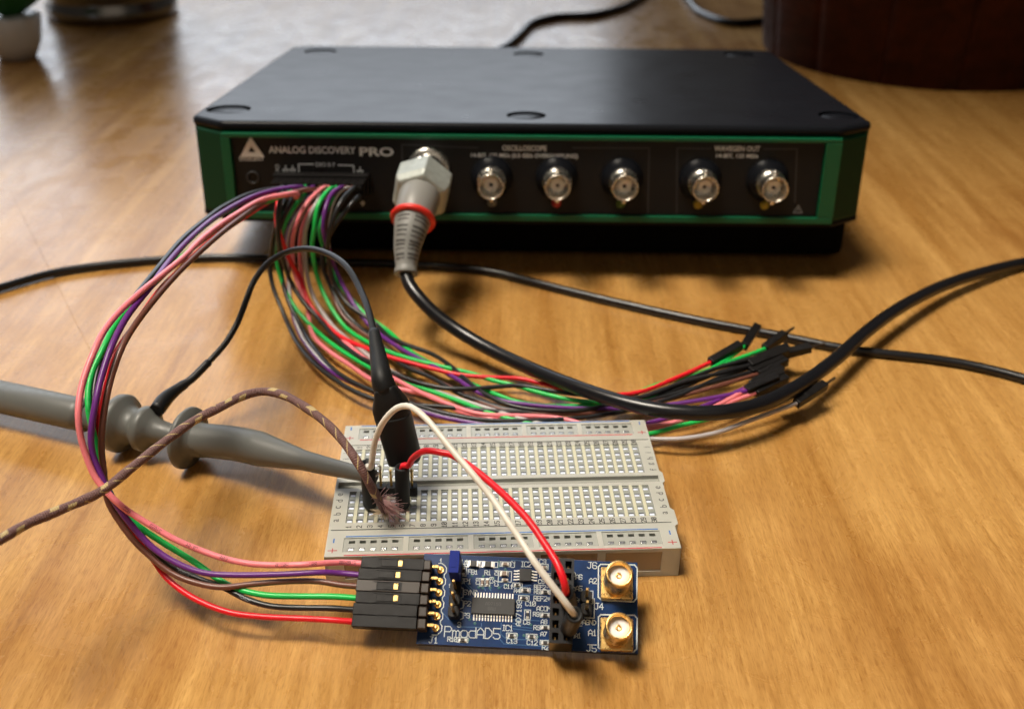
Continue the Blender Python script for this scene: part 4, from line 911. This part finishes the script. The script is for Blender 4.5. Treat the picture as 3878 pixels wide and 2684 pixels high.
chip2(1536, 650, .14, .065, .045); chip2(1279, 711, .13, .065, .045, nm='capacitor'); chip2(1430, 719, .13, .065, .045, nm='capacitor'); chip2(1534, 765, .14, .065, .045); chip2(906, 745, .14, .065, .045)
def ic(a, c, H_, n, pw, side_, nm, top=None):
    x0, y1 = z3(*a, H_); x1, y0 = z3(*c, H_)
    t = B(); t.box(((x0 + x1) / 2, (y0 + y1) / 2, H_ / 2 + .01), (x1 - x0, y1 - y0, H_), bev=.012); o = t.obj(nm, CHIP, pc)
    m_ = (x1 - x0) if side_ == 'v' else (y1 - y0)
    for k in range(n):
        q_ = (k - (n - 1) / 2) * pw
        for sg in (-1, 1):
            e = B()
            if side_ == 'v':
                xx = (x0 + x1) / 2 + q_; yy = (y1 if sg > 0 else y0)
                e.box((xx, yy + sg * .015, H_ * .55), (.026, .045, .014)); e.box((xx, yy + sg * .045, H_ * .3), (.026, .014, H_ * .6)); e.box((xx, yy + sg * .085, .01), (.03, .09, .018), bev=.004, seg=1)
            else:
                yy = (y0 + y1) / 2 + q_; xx = (x1 if sg > 0 else x0)
                e.box((xx + sg * .015, yy, H_ * .55), (.045, .026, .014)); e.box((xx + sg * .045, yy, H_ * .3), (.014, .026, H_ * .6)); e.box((xx + sg * .085, yy, .01), (.09, .03, .018), bev=.004, seg=1)
            e.obj('lead', SOLDER, o)
    return (x0, y0, x1, y1), o
r1, o1 = ic((978, 420), (1300, 558), .10, 14, .0635, 'v', 'converter_chip')
mk = B(); cx, cy = (r1[0] + r1[2]) / 2, (r1[1] + r1[3]) / 2
CHM = M('chip_marking', (.06, .06, .06), .5)
stext(mk, 'AD7193', cx, cy + .05, .06, .010, z=.1115, th=.002); stext(mk, 'BRUZ', cx, cy - .06, .06, .010, z=.1115, th=.002); mk.obj('chip_marking', CHM, o1)
r2, o2 = ic((1340, 203), (1427, 300), .09, 4, .065, 'h', 'reference_chip')
# right-angle header J1
b = B()
for i, v in enumerate(pins_v):
    b.box((.125, v, .19), (.19, .225, .36), bev=.025)
b.obj('header_block', HEADB, pc)
for v in pins_v:
    e = B(); e.box((.27, v, .235), (.11, .064, .064), bev=.008); e.box((.325, v, .245), (.085, .074, .074), bev=.016); e.box((.352, v, .13), (.06, .06, .30), bev=.008); p_ = e.obj('header_pin', GOLD, pc)
    e = B(); e.lathe([(.045, .003), (.052, .014), (.078, .012), (.085, 0)], 20, Matrix.Translation((.40, v, 0))); e.lathe([(0, .012), (.03, .05), (.045, .006), (0, .0)], 14, Matrix.Translation((.40, v, 0))); e.obj('solder_pad', GOLD, p_)
# jumper header JP1
jv = [.934 + .2545 * k for k in (3, 2, 1, 0, -1)]; jx = .778
b = B()
for v in jv:
    b.prism([(-.12, -.09), (-.08, -.125), (.08, -.125), (.12, -.09), (.12, .09), (.08, .125), (-.08, .125), (-.12, .09)], 0, .25, bev=.012, M4=Matrix.Translation((jx, v, .002)))
b.obj('jumper_header', BLACKP, pc)
for v in jv: e = B(); e.box((jx, v, .45), (.06, .06, .80), bev=.014); e.obj('header_pin', GOLD, pc)
e = B(); e.box((jx, (jv[0] + jv[1]) / 2 + .0, .62), (.22, .49, .70), bev=.015)
e.box((jx, (jv[0] + jv[1]) / 2, .975), (.10, .25, .012)); e.obj('jumper_shunt', BLUEJ, pc)
# double row socket
cols = [2.985, 3.228]; rws = [1.64 - .2545 * k for k in range(7)]
hx = sorted({2.862, 3.351} | {c + s * .068 for c in cols for s in (-1, 1)}); hy = sorted({rws[0] + .14, rws[-1] - .14} | {r + s * .078 for r in rws for s in (-1, 1)})
def hz(x, y):
    cx = nearest(x, cols); ry = nearest(y, rws)
    return (.60, 1) if abs(x - cx) < .068 and abs(y - ry) < .078 else (.85, 0)
bm = cellgrid(hx, hy, hz); hb = B(); me = D2.meshes.new('m'); bm.to_mesh(me); bm.free(); hb.bm.from_mesh(me)
for c, d in (((3.1065, hy[0] + .01, .42), (.488, .018, .858)), ((3.1065, hy[-1] - .01, .42), (.488, .018, .858)), ((2.872, (hy[0] + hy[-1]) / 2, .42), (.018, hy[-1] - hy[0] - .002, .858)), ((3.341, (hy[0] + hy[-1]) / 2, .42), (.018, hy[-1] - hy[0] - .002, .858))): hb.box(c, d)
HGL = M('socket_gloss_black', (.02, .02, .022), .28)
hb.obj('socket_block', [HGL, PANEL], pc)
for r in rws:
    for c in cols: e = B(); e.box((c, r, .62), (.03, .05, .06)); e.obj('socket_contact', GOLD, pc)
b = B()
for r in rws:
    for c in cols: b.lathe([(0, -.24), (.03, -.22), (.035, -.158), (0, -.158)], 8, Matrix.Translation((c, r, 0)))
b.obj('socket_tails', SOLDER, pc)
# J4
b = B(); jp = [z3(1855, 360, .85), z3(1855, 455, .85)]
for x, y in jp: b.prism([(-.125, -.08), (-.08, -.125), (.08, -.125), (.125, -.08), (.125, .08), (.08, .125), (-.08, .125), (-.125, .08)], 0, .25, bev=.012, M4=Matrix.Translation((x, y, .002)))
b.obj('small_header', BLACKP, pc)
for x, y in jp: e = B(); e.box((x, y, .45), (.062, .062, .82), bev=.014); e.obj('header_pin', GOLD, pc)
# coaxial sockets
for cy in (1.475, .368):
    T = Matrix.Translation((4.31, cy, 0)); e = B()
    e.box((4.31, cy, .085), (.70, .70, .15), bev=.03); fl = e.obj('coax_flange', GOLD, pc)
    e = B(); e.lathe([(0, .15), (.27, .15), (.27, .22), (.295, .25)] + [q_ for k in range(9) for q_ in ((.293, .28 + k * .055), (.288, .305 + k * .055))] + [(.29, .80), (.29, .90), (.275, .925), (.250, .93), (.240, .91), (.235, .70), (0, .70)], 44, T); e.obj('threaded_barrel', GOLD, fl)
    e = B(); e.lathe([(0, .72), (.233, .72), (.233, .745), (.08, .747), (.06, .73), (0, .73)], 40, T); e.obj('white_insulator', PTFE, fl)
    e = B(); e.lathe([(.064, .72), (.064, .765), (.048, .77), (.03, .75), (.03, .64), (0, .64)], 22, T); e.obj('centre_contact', GOLD, fl)
    e = B()
    for sx in (-1, 1):
        for sy in (-1, 1): e.box((4.31 + sx * .25, cy + sy * .25, -.17), (.09, .09, .12), bev=.01)
    e.obj('coax_legs', GOLD, fl)

# ---------------------------------------------------------------- background
jc = Vector((-30.4, 80.8, 0))
jar = thing('metal_jar', 'blurred jar with shiny silver metal foot at the far left back', 'jar', jc)
b = B(); b.lathe([(0, 0), (4.5, 0), (4.75, .25), (4.75, .9), (4.45, 1.25), (4.5, 1.5), (4.7, 1.9), (4.7, 2.5), (4.4, 2.9), (0, 2.9)], 56); b.obj('metal_foot', M('jar_steel', (.26, .25, .24), .25, metal=1), jar)
b = B(); b.lathe([(0, 2.85), (4.35, 2.85), (4.5, 4), (4.6, 14), (4.2, 15), (0, 15)], 56); b.obj('jar_body', M('jar_body', (.16, .10, .05), .35), jar)
pl_ = at(8, 150)
pot = thing('white_pot', 'small white pot with green leaves at the top left corner', 'plant pot', pl_ + Vector((0, 2.2, 0)))
b = B(); b.lathe([(0, 0), (1.1, 0), (1.6, 1.0), (1.9, 2.6), (1.75, 2.7), (0, 2.6)], 32); b.obj('pot', M('pot_white', (.75, .77, .80), .3), pot)
for k in range(14):
    a = k * 2.4; b = B(); pth = spline([Vector((0, 0, 2.4)), Vector((math.cos(a) * 1.6, math.sin(a) * 1.6 + 1, 4.2)), Vector((math.cos(a) * 3.2, math.sin(a) * 3.2 + 1, 4.6))], .5)
    bm = tube_bm(pth, lambda t: .1 + .6 * math.sin(math.pi * t), 8, None, .15); me = D2.meshes.new('m'); bm.to_mesh(me); bm.free(); link('leaf', me, M('leaf', (.02, .13, .02), .4) if k == 0 else D2.materials['leaf'], pot)
pl = thing('wooden_planter', 'large round dark wooden stave planter in the back right corner', 'planter', (27.2, 71.3, 0))
nS = 15
for k in range(nS):
    a0 = 2 * math.pi * k / nS; a1 = 2 * math.pi * (k + 1) / nS - .004
    rb, rt, hh = 10.2, 14.4, 44
    bm = bmesh.new(); NA = 8; R_ = []
    for (r, z) in ((rb, 0.0), ((rb + rt) / 2 + .3, hh / 2), (rt, hh)):
        R_.append([[bm.verts.new((q_ * math.cos(a0 + (a1 - a0) * i_ / NA), q_ * math.sin(a0 + (a1 - a0) * i_ / NA), z)) for i_ in range(NA + 1)] for q_ in (r, r - 1.2)])
    for lo, up in zip(R_, R_[1:]):
        for i_ in range(NA):
            bm.faces.new((lo[0][i_], lo[0][i_ + 1], up[0][i_ + 1], up[0][i_])).smooth = True; bm.faces.new((lo[1][i_ + 1], lo[1][i_], up[1][i_], up[1][i_ + 1]))
        bm.faces.new((lo[1][0], lo[0][0], up[0][0], up[1][0])); bm.faces.new((lo[0][NA], lo[1][NA], up[1][NA], up[0][NA]))
    for i_ in range(NA): bm.faces.new((R_[0][0][i_ + 1], R_[0][0][i_], R_[0][1][i_], R_[0][1][i_ + 1])); bm.faces.new((R_[2][0][i_], R_[2][0][i_ + 1], R_[2][1][i_ + 1], R_[2][1][i_]))
    me = D2.meshes.new('m'); bm.to_mesh(me); bm.free(); link('stave', me, STAVE, pl)
